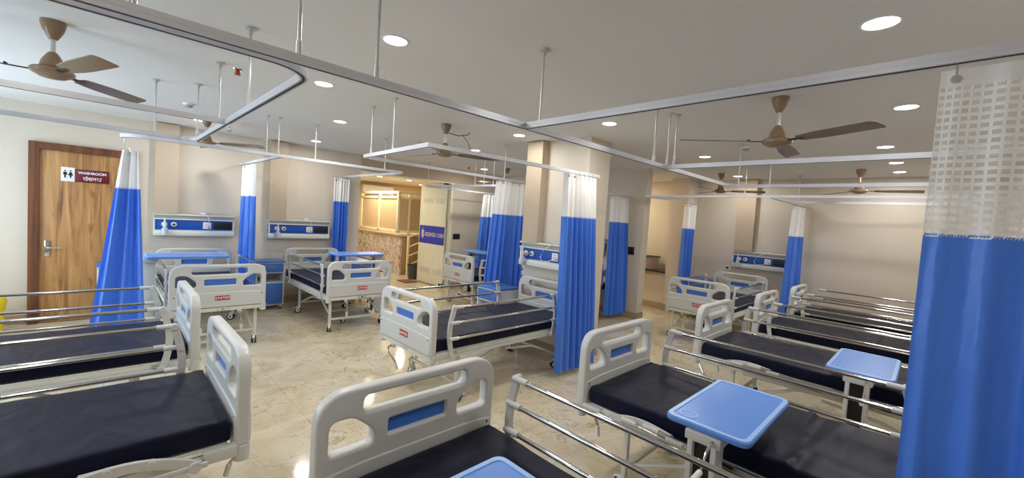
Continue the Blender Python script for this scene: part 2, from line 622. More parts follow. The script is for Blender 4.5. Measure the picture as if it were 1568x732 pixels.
# corridor beyond the opening
def corridor(b):
    b.box((6.2, 13.6, CEIL / 2), (6.2, 0.15, CEIL))
    b.box((3.2, 10.9, CEIL / 2), (0.15, 5.4, CEIL))
    b.box((9.0, 10.9, CEIL / 2), (0.15, 5.4, CEIL))
struct('wall_corridor', corridor, ['corr'])
CCEIL = 2.70
struct('ceiling_corridor', lambda b: b.box((6.1, 10.92, CCEIL + 0.05), (5.7, 5.3, 0.1)), ['ceil'])
def skirt(b):
    b.box(((0.30 + OPX0) / 2, NY - 0.008, 0.06), (OPX0 - 0.30, 0.016, 0.12))
    b.box(((WX - 0.72) / 2, NY - 0.008, 0.06), (-0.72 - WX, 0.016, 0.12))
    b.box(((OPX1 + 7.2) / 2, NY - 0.008, 0.06), (7.2 - OPX1, 0.016, 0.12))
struct('baseboard_north', skirt, ['skirt'])
struct('baseboard_east', lambda b: b.box((EX - 0.008, 1.4, 0.06), (0.016, 4.1, 0.12)), ['skirt'])
def skirt2(b):
    b.box((7.192, 5.95, 0.06), (0.016, 4.2, 0.12))
    b.box((7.31, 3.842, 0.06), (0.25, 0.016, 0.12))
struct('baseboard_partition', skirt2, ['skirt'])
def skirt3(b):
    b.box((4.475, 3.56, 0.06), (0.474, 1.044, 0.12))
struct('baseboard_pillar', skirt3, ['skirt'])
def skirt4(b):
    b.box((8.79, 3.79, 0.07), (0.51, 0.39, 0.14))
    b.box((8.84, 4.6, 0.07), (0.41, 1.28, 0.14))
struct('baseboard_alcove', skirt4, ['skirt'])
# boxed pipe chases above each bed-head panel
def chase(nm, x0, x1, y0, y1, z0):
    struct(nm, lambda b: b.box(((x0 + x1) / 2, (y0 + y1) / 2, (z0 + CEIL - 0.012) / 2), (x1 - x0, y1 - y0, CEIL - 0.012 - z0)), ['chase'], label='tan boxed pipe chase running from bed head panel to ceiling')
chase('trim_1', 0.49, 0.76, NY - 0.12, NY, 1.50)
chase('trim_2', 1.97, 2.24, NY - 0.12, NY, 1.48)
chase('trim_3', 4.25 - 0.13, 4.25, 3.72, 4.0, 1.45)
chase('trim_4', EX - 0.13, EX, 2.46, 2.78, 1.42)

# washroom door
dr = struct('door_1', lambda b: (b.box((-0.665, NY - 0.01, 1.125), (0.09, 0.10, 2.25)), b.box((0.245, NY - 0.01, 1.125), (0.09, 0.10, 2.25)), b.box((-0.21, NY - 0.01, 2.295), (1.0, 0.10, 0.09))), ['frame'], label='wooden washroom door in a dark frame')
part('door_leaf', None, lambda b: b.box((-0.21, NY - 0.005, 1.13), (0.84, 0.05, 2.24), 0, 0.004), ['door'], dr)
def handle(b):
    b.box((-0.545, NY - 0.037, 0.98), (0.05, 0.014, 0.21), 0, 0.003)
    b.cyl((-0.545, NY - 0.04, 0.99), (-0.545, NY - 0.085, 0.99), 0.012)
    b.tube([(-0.55, NY - 0.085, 0.99), (-0.48, NY - 0.09, 0.99), (-0.41, NY - 0.08, 0.985)], 0.01)
part('door_handle', None, handle, ['chrome'], dr)

def on_front(x, y, z):       # shape XY -> facing -Y
    return Matrix.Translation((x, y, z)) @ Matrix.Rotation(R(90), 4, 'X')
sg = thing('washroom_sign', 'maroon and white washroom sign fixed on the wooden door', 'sign', (-0.19, NY - 0.03, 1.955))
part('sign_board', None, lambda b: b.box((0.045, -0.006, -0.005), (0.33, 0.012, 0.165), 0, 0.002), ['maroon'], sg)
def picto(b):
    b.box((-0.18, -0.007, 0.0), (0.125, 0.014, 0.185), 0, 0.002)
    for x, wom in ((-0.205, 0), (-0.155, 1)):
        b.cyl((x, -0.0142, 0.048), (x, -0.0158, 0.048), 0.0085, 1, 14)
        pts = [(-0.015, 0.032), (0.015, 0.032), (0.018, -0.005), (0.008, -0.008), (0.007, -0.045), (-0.007, -0.045), (-0.008, -0.008), (-0.018, -0.005)]
        if wom:
            pts = [(-0.008, 0.032), (0.008, 0.032), (0.024, -0.012), (0.008, -0.012), (0.006, -0.045), (-0.006, -0.045), (-0.008, -0.012), (-0.024, -0.012)]
        b.quad([(x + p, -0.0158, q) for p, q in pts], 1)
    b.box((-0.18, -0.0145, 0), (0.002, 0.002, 0.10), 2)
part('pictogram_panel', None, picto, ['white', 'black', 'alu'], sg)
def wash(b):
    b.add_mesh(text_mesh('WASHROOM', 0.045, 0.0006, 0.0013), on_front(0.047, -0.0135, 0.032), 0)
    # Hindi line, drawn stroke by stroke under a common head bar
    def st(pts, r=0.0030):
        pts = [(0.047 + (x - 0.06) * 0.86, -0.045 + (z + 0.052) * 0.86) for x, z in pts]
        for (xa, za), (xb, zb) in zip(pts, pts[1:]):
            d = Vector((xb - xa, 0, zb - za))
            b.box(((xa + xb) / 2, -0.013, (za + zb) / 2), (d.length + r, 0.0012, 2 * r), 0, 0, Matrix.Rotation(-math.atan2(d.z, d.x), 4, 'Y'))
    h, o = 0.046, -0.052
    T, B = o + h / 2, o - h / 2
    st([(-0.045, T), (0.165, T)])
    x = -0.04       # sha
    st([(x, T), (x + 0.012, T - 0.012), (x + 0.004, T - 0.022), (x + 0.018, B + 0.004)])
    st([(x + 0.03, T), (x + 0.03, B)])
    x = 0.0         # au matra
    st([(x + 0.004, T), (x + 0.004, B)])
    st([(x + 0.004, T), (x - 0.012, T + 0.014)])
    st([(x + 0.004, T), (x - 0.002, T + 0.018)])
    x = 0.012       # cha
    st([(x, T - 0.012), (x + 0.016, T - 0.012), (x + 0.004, T - 0.03), (x + 0.02, T - 0.034)])
    st([(x + 0.024, T), (x + 0.024, B)])
    x = 0.05        # aa matra
    st([(x, T), (x, B)])
    x = 0.06        # la
    st([(x, T - 0.018), (x + 0.008, T - 0.010), (x + 0.014, T - 0.022), (x + 0.006, B + 0.006)])
    st([(x + 0.014, T - 0.018), (x + 0.028, T - 0.016), (x + 0.032, T)])
    st([(x + 0.036, T), (x + 0.036, B)])
    x = 0.115       # ya
    st([(x, T), (x + 0.004, T - 0.014), (x, T - 0.024), (x + 0.016, B + 0.006), (x + 0.032, T - 0.03)])
    st([(x + 0.036, T), (x + 0.036, B)])
part('sign_lettering', None, wash, ['white'], sg, smooth=False)

# ------------------------------------------------------------------ hospital beds
HX = 1.0           # half length to the board centres
def board_solid(b):
    outer = rpoly([(-0.47, 0.50), (0.47, 0.50), (0.47, 1.0), (-0.47, 1.0)], [0.02, 0.02, 0.14, 0.14], 8)
    slot = rrect(-0.275, 0.886, 0.275, 0.960, 0.037)
    hole = [(-0.415, 0.740), (-0.225, 0.740), (-0.225, 0.80), (-0.315, 0.880), (-0.415, 0.880)]
    h1 = rpoly(hole, [0.025, 0.025, 0.025, 0.04, 0.04])
    h2 = [(-x, y) for x, y in h1][::-1]
    ins = rrect(-0.155, 0.760, 0.155, 0.828, 0.012)
    b.add_mesh(curve_mesh([outer, slot, h1, h2, ins], 0.03, 0.012), YZ, 0)
    # swelling lower half on both faces
    low = rpoly([(-0.455, 0.506), (0.455, 0.506), (0.455, 0.662), (0.3, 0.678), (-0.3, 0.678), (-0.455, 0.662)], [0.02, 0.02, 0.02, 0.3, 0.3, 0.02])
    b.add_mesh(curve_mesh([low], 0.037, 0.006), YZ, 0)
    for sy in (-1, 1):
        for sx in (-1, 1):
            b.cyl((sx * 0.0368, sy * 0.425, 0.645), (sx * 0.0378, sy * 0.425, 0.645), 0.007, 1, 12)
def board_inset(b):
    b.box((0, 0, 0.794), (0.018, 0.318, 0.074), 0)
def badge(b):
    b.box((0.040, 0.02, 0.612), (0.006, 0.145, 0.052), 0, 0.002)
    me = text_mesh('UNITED', 0.036, 0.0004, 0.0004)
    mt = Matrix.Translation((0.0436, 0.02, 0.612)) @ YZ
    b.add_mesh(me, mt, 1)
    for s in (-1, 1):
        b.ribbon([(0.0434, 0.02 + s * 0.060, 0.595), (0.0434, 0.02 + s * 0.066, 0.601), (0.0434, 0.02 + s * 0.066, 0.623), (0.0434, 0.02 + s * 0.060, 0.629)], (1, 0, 0), 0.0005, 0.0012, 1)
def mattress(b, seams=(), crease=False, seed=0):
    n = 90
    hw, z0, z1, r = 0.435, 0.525, 0.632, 0.018
    L = 0.955
    right = [(hw - r + r * math.sin(PI / 2 * k / 4), z1 - r + r * math.cos(PI / 2 * k / 4)) for k in range(5)] + [(hw, z0 + 0.012), (hw - 0.012, z0)]
    m = 24
    sec = [(-y, z) for y, z in reversed(right)] + [(-hw + r + (2 * hw - 2 * r) * k / m, z1) for k in range(1, m)] + right
    xs = [-L, -L + 0.006, -L + 0.02] + [-L + 0.05 + i * (2 * L - 0.1) / n for i in range(n + 1)] + [L - 0.02, L - 0.006, L]
    for sx in seams:
        xs += [sx - 0.02, sx - 0.008, sx, sx + 0.008, sx + 0.02]
    xs = sorted(set(xs))
    def wrinkle(x, y):
        h = 0.0
        for fx, fy, am in ((1.5, 0.55, 0.006), (3.4, 1.1, 0.004)):
            v = noise.noise(Vector((x * fx + 0.5 * y + seed * 3.7, y * fy + 0.4 * x, seed * 1.3)))
            h += am * (1 - abs(v) * 2.4) ** 3
        # puckers by the foot corners
        for sy in (-1, 1):
            d = math.hypot(x - 0.955, y - sy * 0.44)
            an = math.atan2(y - sy * 0.44, x - 0.955)
            h += 0.005 * math.exp(-(d / 0.16) ** 2) * math.sin(9 * an)
        if crease:
            k = max(0.0, 0.55 - y)
            h += 0.020 * k * math.exp(-((x + 0.20 + 0.07 * y) / 0.016) ** 2)
            h += 0.015 * max(0.0, 0.6 + y) * math.exp(-((x + 0.27 - 0.16 * y) / 0.02) ** 2)
            h -= 0.006 * math.exp(-((x + 0.23) / 0.05) ** 2)
        return h
    rings = []
    for x in xs:
        e = min(1.0, max(0.0, (L - abs(x)) / 0.02))
        ins = 0.02 * (1 - math.sqrt(max(0, 1 - (1 - e) ** 2)))
        g = sum(0.006 * math.exp(-((x - sx) / 0.008) ** 2) for sx in seams)
        ring = []
        for y, z in sec:
            zz = z
            if z > (z0 + z1) / 2:
                zz = z - g - ins + wrinkle(x, y) * min(1, (z - z0) / (z1 - z0))
            yy = y * (1 - ins / hw - 0.4 * g)
            ring.append(b.bm.verts.new((x, yy, zz)))
        rings.append(ring)
    b._skin(rings, 0)
def side_frame(b):
    for s in (-1, 1):
        b.box((-0.02, s * 0.445, 0.487), (1.86, 0.03, 0.05), 0, 0.004)
        b.box((0.905, s * 0.452, 0.487), (0.14, 0.05, 0.062), 1, 0.006)
        b.box((-0.905, s * 0.452, 0.487), (0.14, 0.05, 0.062), 1, 0.006)
        b.box((0.80, s * 0.468, 0.487), (0.10, 0.006, 0.045), 2)
    b.box((0, 0, 0.512), (1.88, 0.86, 0.018), 0, 0.003)
    for x in (-0.62, -0.2, 0.2, 0.62):
        b.box((x, 0, 0.487), (0.04, 0.88, 0.03), 0)
def end_rail(s):
    def f(b):
        x = s * 1.0
        b.box((x, 0, 0.474), (0.05, 0.86, 0.044), 0, 0.004)
        for sy in (-1, 1):
            b.cyl((x, sy * 0.445, 0.425), (x, sy * 0.445, 0.505), 0.036, 1, 16)
        b.box((x + s * 0.0255, 0.03, 0.474), (0.002, 0.11, 0.022), 2)
        for sy in (0.0, 0.06):
            b.box((x + s * 0.0268, sy, 0.474), (0.001, 0.03, 0.013), 3)
    return f
def leg(b):
    b.box((0, 0, 0.285), (0.035, 0.035, 0.36), 0, 0.005)
def caster(b):
    b.cyl((0, 0, 0.085), (0, 0, 0.125), 0.022, 0, 12)
    b.box((0.012, 0, 0.092), (0.06, 0.055, 0.03), 0, 0.008)
    for s in (-1, 1):
        b.cyl((0.02, s * 0.012, 0.052), (0.02, s * 0.026, 0.052), 0.05, 1, 18)
        b.cyl((0.02, s * 0.026, 0.052), (0.02, s * 0.030, 0.052), 0.034, 0, 18)
        b.cyl((0.02, s * 0.030, 0.052), (0.02, s * 0.032, 0.052), 0.012, 1, 12)
    b.box((0.065, 0, 0.082), (0.05, 0.03, 0.012), 0, 0.003, Matrix.Rotation(R(20), 4, 'Y'))
def underframe(XF, XH):
    def f(b):
        for x in (XF, XH):
            b.box((x, 0, 0.17), (0.03, 0.74, 0.025), 0, 0.004)
            b.box((x, 0, 0.45), (0.035, 0.80, 0.03), 0, 0.004)
        for s in (-1, 1):
            b.tube([(XF - 0.02, s * 0.36, 0.19), (XF - 0.5, s * 0.34, 0.40), (XF - 0.75, s * 0.34, 0.44)], 0.014)
            b.tube([(XH + 0.02, s * 0.36, 0.18), (XH + 0.4, s * 0.33, 0.33), (XH + 0.8, s * 0.33, 0.37)], 0.014)
            b.box((-0.1, s * 0.30, 0.415), (1.4, 0.03, 0.04), 0, 0.004)
            b.tube([(0.86, s * 0.18, 0.43), (0.2, s * 0.16, 0.40)], 0.013)
            b.cyl((0.2, s * 0.16, 0.40), (-0.1, s * 0.16, 0.405), 0.022)
            b.box((-0.12, s * 0.16, 0.44), (0.05, 0.04, 0.12), 0, 0.004)
    return f
def crank(b):
    b.cyl((0.90, 0, 0.435), (1.05, 0, 0.435), 0.012, 0, 10)
    b.cyl((1.0, 0, 0.435), (1.03, 0, 0.435), 0.022, 1, 12)
    b.tube([(1.05, 0, 0.435), (1.07, 0, 0.425), (1.06, 0.0, 0.36), (1.0, 0.02, 0.27)], 0.009)
    b.cyl((1.0, 0.02, 0.27), (0.985, 0.03, 0.20), 0.015, 1, 12)
POSTX = (0.80, -0.58)
BARZ = (0.925, 0.785, 0.640)
RBASE = 0.475
def post_pts(sgn):
    """upright post, bowed outward by 35 mm, with the top rolled over; x relative to its foot"""
    pts = []
    for k in range(13):
        z = 0.455 + (0.93 - 0.455) * k / 12
        pts.append(Vector((sgn * 0.045 * math.sin(PI * (k / 12)) ** 1.0 + 0.0, 0, z)))
    return pts
def rail_geo(folded):
    ang = R(-82) if folded else 0.0
    rot = Matrix.Rotation(ang, 3, 'Y')
    def tf(px, p):
        q = rot @ (Vector(p) - Vector((0, 0, RBASE)))
        return Vector((px, 0, RBASE)) + q
    return tf
def bow(sgn, z):
    k = (z - 0.455) / (0.93 - 0.455)
    return sgn * 0.045 * math.sin(PI * min(1, max(0, k)))
def rail_strip(b):
    b.box((0.11, -0.012, RBASE - 0.002), (1.48, 0.016, 0.026), 0, 0.003)
def rail_post(folded, px, sgn):
    tf = rail_geo(folded)
    def f(b):
        b.ribbon([tf(px, p) for p in post_pts(sgn)], (0, 1, 0), 0.011, 0.021, 0)
        b.cyl((px, -0.03, RBASE), (px, 0.022, RBASE), 0.026, 0, 14)
        for z in BARZ:
            c = tf(px, (bow(sgn, z), 0, z))
            b.cyl(c + Vector((sgn * 0.012, 0.016, 0)), c + Vector((-sgn * 0.085, 0.016, 0)), 0.0165, 0, 12)
            b.cyl(c + Vector((0, -0.018, 0)), c + Vector((0, 0.018, 0)), 0.019, 0, 12)
    return f
def rail_bar(z, folded):
    tf = rail_geo(folded)
    def f(b):
        a = tf(POSTX[0], (bow(1, z), 0, z))
        c = tf(POSTX[1], (bow(-1, z), 0, z))
        b.cyl(a + Vector((-0.05, 0.016, 0)), c + Vector((0.05, 0.016, 0)), 0.0115, 0, 14)
        b.box(((a + c) / 2 + Vector((0, 0.016, -0.0115))), (abs(a.x - c.x) - 0.16, 0.006, 0.003), 1)  # black strip painted in as the dark reflection along the bar's underside
    return f
def make_bed(label, x, y, rz, rails, seams=False, legs=(0.67, -0.82)):
    """rails = state of the (+y, -y) side rails: 'up', 'down' or None"""
    t = thing('hospital_bed', label, 'bed', (x, y, 0), rz, 'hospital beds in the ward')
    part('side_frame', 'side_frame', side_frame, ['steel', 'abs', 'chrome'], t)
    ms = int(abs(x * 7 + y * 3)) % 3
    part('mattress', 'mattress%s%d' % (seams, ms), lambda b: mattress(b, (-0.16, 0.40) if seams is True else (), seams == 'crease', ms), ['navy'], t)
    fb = part('footboard', 'board', board_solid, ['abs', 'slot'], t, (HX, 0, 0))
    part('blue_inlay', 'inset', board_inset, ['inset'], fb)
    part('maker_badge', 'badge', badge, ['red', 'white'], fb)['label'] = 'small red badge with white lettering'
    hb = part('headboard', 'board', board_solid, ['abs', 'slot'], t, (-HX, 0, 0), (0, 0, PI))
    part('blue_inlay', 'inset', board_inset, ['inset'], hb)
    part('end_rail', 'endrail1', end_rail(1), ['steel', 'abs', 'chrome', 'white'], t)
    part('end_rail', 'endrail-1', end_rail(-1), ['steel', 'abs', 'chrome', 'white'], t)
    part('underframe', 'underframe%s' % (legs,), underframe(*legs), ['steel'], t)
    for px in legs:
        for s in (-1, 1):
            l = part('leg', 'leg', leg, ['steel'], t, (px, s * 0.385, 0))
            part('caster', 'caster', caster, ['cap', 'tyre'], l, None, (0, 0, random.uniform(-2.5, 2.5)))
    for s in (-0.2, 0.2):
        part('crank_handle', 'crank', crank, ['chrome', 'cap'], t, (0, s, 0))
    for s, st in zip((1, -1), rails):
        if st is None:
            continue
        fo = st == 'down'
        rr = part('side_rail', 'rail_strip', rail_strip, ['abs'], t, (0, s * 0.478, 0))
        for px, sgn in zip(POSTX, (1, -1)):
            part('rail_post', 'post%d%.2f' % (fo, px), rail_post(fo, px, sgn), ['abs'], rr)
        rr['label'] = 'folded down side rail' if fo else 'raised side rail with three bars'
        for z in BARZ:
            part('rail_bar', 'bar%d%.2f' % (fo, z), rail_bar(z, fo), ['chrome', 'black'], rr)
    return t
BX = HX + 0.03
# west row: feet towards +X
make_bed('bed with broad bare navy mattress, its near rail folded down beside the raised rails', 0.545 - BX, 2.86, 0, ('up', 'down'))
make_bed('bed seen through raised chrome rails, in front of the wooden washroom door', 0.53 - BX, 4.38, 0, ('up', 'up'))
# north row: feet towards -Y
N = (0.92, -0.36)
make_bed('bed under the first wall panel from the washroom door, white footboard with red badge', 0.96, 5.76 + BX, R(-90), ('up', 'up'), False, N)
make_bed('bed under the second wall panel from the washroom door, blue tray across it', 2.65, 5.76 + BX, R(-90), ('up', 'up'), False, N)
# middle and north-east: feet towards -X
make_bed('bed with its head against the square pillar, rails raised both sides', 2.02 + BX, 3.44, PI, ('up', 'up'), True)
make_bed('far bed beside the glass door, half hidden by blue curtain', 4.88 + BX, 6.44, PI, ('up', 'up'), False, N)
make_bed('bed hidden behind the pillar, only its castor and frame showing beside the curtain', 5.0 + BX, 4.78, PI, ('up', 'up'), False, N)
make_bed('bed under the wall panel beyond the passage alcove, head to plain wall', 6.5 + BX, 2.5, PI, ('up', 'up'), False, N)
# south row: feet towards +Y
make_bed('bed with large grey board standing first in the near row, blue tray over its mattress', 1.065, 1.69 - BX, R(90), (None, 'up'))
make_bed('bed holding a large blue tray over its navy mattress, between two rails', 2.83, 1.66 - BX, R(90), ('down', 'up'), 'crease')
make_bed('bed whose blue tray sits beyond the chrome rails, third in its row', 4.72, 1.62 - BX, R(90), ('down', 'up'))
make_bed('bed behind three chrome rails with creased mattress, fourth in its row', 6.35, 1.54 - BX, R(90), ('up', 'up'), True)
make_bed('last bed of its row, against the blank cream wall', 7.85, 1.47 - BX, R(90), ('up', 'up'))

# ------------------------------------------------------------------ overbed tables
def tray(b):
    L, W, z = 0.39, 0.20, 0.0
    b.add_mesh(curve_mesh([rrect(-L, -W, L, W, 0.055, 7)], 0.014, 0.008), Matrix.Translation((0, 0, -0.014)), 1)
    b.add_mesh(curve_mesh([rrect(-L + 0.006, -W + 0.006, L - 0.006, W - 0.006, 0.05, 7), rrect(-L + 0.028, -W + 0.028, L - 0.028, W - 0.028, 0.035, 7)], 0.003, 0.002), Matrix.Translation((0, 0, 0.001)), 0)
    b.add_mesh(curve_mesh([rrect(-L + 0.007, -W + 0.007, L - 0.007, W - 0.007, 0.05, 7)], 0.003, 0.001), Matrix.Translation((0, 0, -0.0035)), 0)
    ring = [(0.045 * math.cos(2 * PI * k / 28), 0.045 * math.sin(2 * PI * k / 28)) for k in range(28)]
    inn = [(0.038 * math.cos(2 * PI * k / 28), 0.038 * math.sin(2 * PI * k / 28)) for k in range(28)]
    b.add_mesh(curve_mesh([ring, inn], 0.002, 0.0008), Matrix.Translation((-L + 0.09, W - 0.09, 0.001)), 0)
def make_table(label, x, y, z, rz):
    """local: tray along x, column under the -x end"""
    t = thing('overbed_table', label, 'table', (x, y, 0), rz, 'blue overbed tables')
    part('tray_top', 'tray', tray, ['table', 'tabledge'], t, (0, 0, z))
    def col(b):
        b.box((-0.335, 0, z - 0.055), (0.13, 0.17, 0.05), 0, 0.008)
        b.box((-0.1, 0, z - 0.038), (0.5, 0.05, 0.02), 0)
        for s in (-1, 1):
            b.box((-0.345, s * 0.055, z / 2), (0.11, 0.026, z - 0.14), 0, 0.004)
        b.box((-0.335, 0, z / 2), (0.07, 0.09, z - 0.15), 1)
    part('column', None, col, ['abs', 'black'], t)
    def base(b):
        for s in (-1, 1):
            b.box((-0.02, s * 0.26, 0.075), (0.66, 0.035, 0.03), 0, 0.004)
        b.box((-0.345, 0, 0.075), (0.05, 0.52, 0.03), 0, 0.004)
    part('base_frame', 'tbase', base, ['steel'], t)
    def wheel(b):
        b.cyl((0, -0.012, 0.03), (0, 0.012, 0.03), 0.03, 1, 16)
        b.cyl((0, -0.016, 0.03), (0, 0.016, 0.03), 0.016, 0, 14)
        b.box((0, 0, 0.056), (0.03, 0.034, 0.016), 0, 0.003)
    for px in (-0.33, 0.29):
        for s in (-1, 1):
            part('caster', 'twheel', wheel, ['cap', 'tyre'], t, (px, s * 0.26, 0))
    def hd(b):
        b.tube([(-0.36, -0.05, z - 0.045), (-0.44, -0.05, z - 0.05), (-0.475, -0.05, z - 0.075), (-0.51, -0.05, z - 0.13), (-0.54, -0.05, z - 0.14)], 0.008, 0)
        b.cyl((-0.535, -0.05, z - 0.14), (-0.62, -0.05, z - 0.145), 0.0135, 1, 12)
    part('height_crank', None, hd, ['chrome', 'cap'], t)
    return t
make_table('blue overbed tray over the first bed of the near row, only its corner showing', 0.76, 0.96, 0.80, 0)
make_table('big blue overbed tray with cup ring, over the second bed of the row', 2.47, 0.71, 0.80, 0)
make_table('blue overbed tray over the third bed of the row, black column below', 4.28, 0.31, 0.80, 0)
make_table('blue overbed table seen edge-on before the wall panel near the washroom door', 0.69, 6.16, 1.08, 0)
make_table('blue overbed table edge-on over the bed near the marble desk', 2.88, 6.46, 1.04, PI)
make_table('blue overbed table edge-on over the bed beside the glass door', 5.78, 6.85, 1.0, R(-90))

# ------------------------------------------------------------------ bedside lockers
def make_locker(label, x, y, rz):
    """local: front faces -y, footprint .42 x .42, origin at its floor centre"""
    t = thing('bedside_locker', label, 'locker', (x, y, 0), rz, 'blue and white bedside lockers')
    def body(b):
        for s in (-1, 1):
            b.box((s * 0.20, 0, 0.43), (0.02, 0.40, 0.70), 0, 0.003)
        b.box((0, 0.195, 0.43), (0.40, 0.012, 0.70), 0)
        for z in (0.09, 0.455, 0.62, 0.775):
            b.box((0, 0, z), (0.40, 0.40, 0.018), 0)
    part('body', 'lk_body', body, ['lock_white'], t)
    part('top_panel', 'lk_top', lambda b: b.box((0, 0, 0.795), (0.44, 0.43, 0.022), 0, 0.006), ['lock_blue'], t)
    d = part('drawer', 'lk_drawer', lambda b: b.box((0, -0.20, 0.695), (0.375, 0.02, 0.135), 0, 0.003), ['lock_blue'], t)
    part('pull_handle', 'lk_pull', lambda b: b.tube([(-0.05, -0.21, 0.70), (-0.045, -0.235, 0.70), (0.045, -0.235, 0.70), (0.05, -0.21, 0.70)], 0.005), ['chrome'], d)
    dd = part('door', 'lk_door', lambda b: b.box((0, -0.20, 0.272), (0.375, 0.02, 0.345), 0, 0.003), ['lock_blue'], t)
    part('pull_handle', 'lk_dpull', lambda b: b.box((-0.165, -0.217, 0.34), (0.02, 0.016, 0.08), 0, 0.003), ['black'], dd)
    for sx in (-1, 1):
        for sy in (-1, 1):
            part('foot', 'lk_foot', lambda b: (b.cyl((0, 0, 0.02), (0, 0, 0.085), 0.012, 0, 10), b.cyl((-0.01, 0, 0.02), (0.01, 0, 0.02), 0.02, 1, 14)), ['cap', 'tyre'], t, (sx * 0.17, sy * 0.16, 0))
    return t
make_locker('blue locker with open niche between the two beds under wall panels', 1.92, 7.71, 0)
make_locker('blue locker behind the tray column, next to the curtain by the washroom door', 0.13, 7.71, 0)
make_locker('blue locker against the wall end, beyond the bed near the marble desk', 3.38, 7.56, 0)
make_locker('blue topped locker beside the pillar and the gathered curtain', 3.92, 4.20, R(-90))
make_locker('blue locker beyond the far bed beside the glass door', 6.9, 7.2, R(-90))
make_locker('blue locker beside the bed next to the passage column', 8.6, 3.2, R(-90))

# ------------------------------------------------------------------ bed-head panels
def make_panel(label, x, y, z, rz, w, cord=True):
    """local: wall is y=0, front faces -y, origin at panel centre"""
    t = thing('bed_head_panel', label, 'medical panel', (x, y, z), rz, 'bed head panels')
    h = w / 2
    def body(b):
        b.box((0, -0.035, 0), (w, 0.07, 0.33), 0, 0.006)
        b.box((0, -0.055, 0.152), (w, 0.11, 0.026), 0, 0.008)
        b.box((0, -0.065, 0.084), (w, 0.09, 0.018), 0, 0.006)
        b.box((0, -0.073, -0.125), (w, 0.095, 0.085), 0, 0.02)
        for s in (-1, 1):
            b.box((s * (h - 0.011), -0.055, 0.0), (0.022, 0.075, 0.17), 0, 0.004)
        b.box((0, -0.066, 0.117), (w - 0.01, 0.012, 0.05), 1)
    part('body', None, body, ['bhpwhite', 'bhpgrey'], t)
    part('blue_fascia', None, lambda b: b.box((0, -0.076, 0.0), (w - 0.046, 0.012, 0.145), 0, 0.002), ['bhpblue'], t)
    for k, px in enumerate((-h + 0.125, -h + 0.235)):
        def gas(b, px=px):
            b.cyl((px, -0.08, 0.005), (px, -0.10, 0.005), 0.036, 0, 22)
            b.cyl((px, -0.10, 0.005), (px, -0.118, 0.005), 0.028, 0, 22, 0.024)
            b.cyl((px, -0.118, 0.005), (px, -0.120, 0.005), 0.015, 1, 16)
        part('gas_outlet', None, gas, ['cap', 'black'], t)
    def flow(b):
        px = -h + 0.125
        b.cyl((px, -0.12, 0.005), (px, -0.17, 0.005), 0.014, 0, 12)
        b.cyl((px, -0.17, -0.035), (px, -0.17, 0.03), 0.022, 0, 14)
        b.cyl((px, -0.17, 0.03), (px, -0.17, 0.105), 0.011, 0, 10)
        b.lathe([(0.012, -0.035), (0.036, -0.05), (0.04, -0.09), (0.034, -0.15), (0.012, -0.158), (0, -0.158)], (px, -0.17, 0), 16, 1)
    part('flow_meter', None, flow, ['cap', 'clear'], t)
    def sock(b):
        px = h - 0.36
        b.box((px, -0.088, 0.0), (0.105, 0.014, 0.105), 0, 0.004)
        for dx, dz in ((0, 0.022), (-0.016, -0.008), (0.016, -0.008)):
            b.cyl((px + dx, -0.0945, dz), (px + dx, -0.096, dz), 0.006, 1, 10)
        b.box((px + 0.026, -0.096, -0.032), (0.018, 0.004, 0.022), 2)
    part('socket_plate', None, sock, ['white', 'black', 'red'], t)
    def sw(b):
        px = h - 0.155
        b.box((px, -0.088, 0.0), (0.235, 0.014, 0.105), 0, 0.004)
        for k in range(3):
            b.cyl((px - 0.07 + k * 0.065, -0.095, 0), (px - 0.07 + k * 0.065, -0.098, 0), 0.022, 0, 16)
    part('switch_plate', None, sw, ['black'], t)
    if cord:
        px = h - 0.36
        def cd(b):
            b.box((px - 0.05, -0.05, 0.185), (0.07, 0.03, 0.03), 0, 0.006)
            b.tube([(px - 0.04, -0.06, 0.185), (px - 0.01, -0.11, 0.16), (px + 0.02, -0.125, 0.10), (px + 0.01, -0.115, 0.04), (px, -0.10, 0.01)], 0.005)
        if cord == 'loop':
            def cd(b):
                b.tube([(px + 0.02, -0.05, 0.175), (px - 0.02, -0.12, 0.17), (px - 0.16, -0.13, 0.09), (px - 0.22, -0.13, -0.02), (px - 0.18, -0.14, -0.07), (px - 0.06, -0.14, -0.06), (px, -0.11, -0.02)], 0.005)
        part('white_cord', None, cd, ['white'], t)
    return t
make_panel('blue fronted bed head panel first from the washroom door', 0.985, NY, 1.335, 0, 1.0)
make_panel('blue fronted bed head panel second from the washroom door', 2.49, NY, 1.315, 0, 1.02)
make_panel('blue fronted bed head panel on the pillar, partly behind curtain', 4.25, 3.56, 1.29, R(-90), 1.0, 'loop')
make_panel('blue fronted bed head panel on the wall beyond the passage column', EX, 2.315, 1.25, R(-90), 0.98, 'loop')
make_panel('white edge of a bed head panel glimpsed between pillar and curtain', 7.2, 5.1, 1.3, R(-90), 1.0)

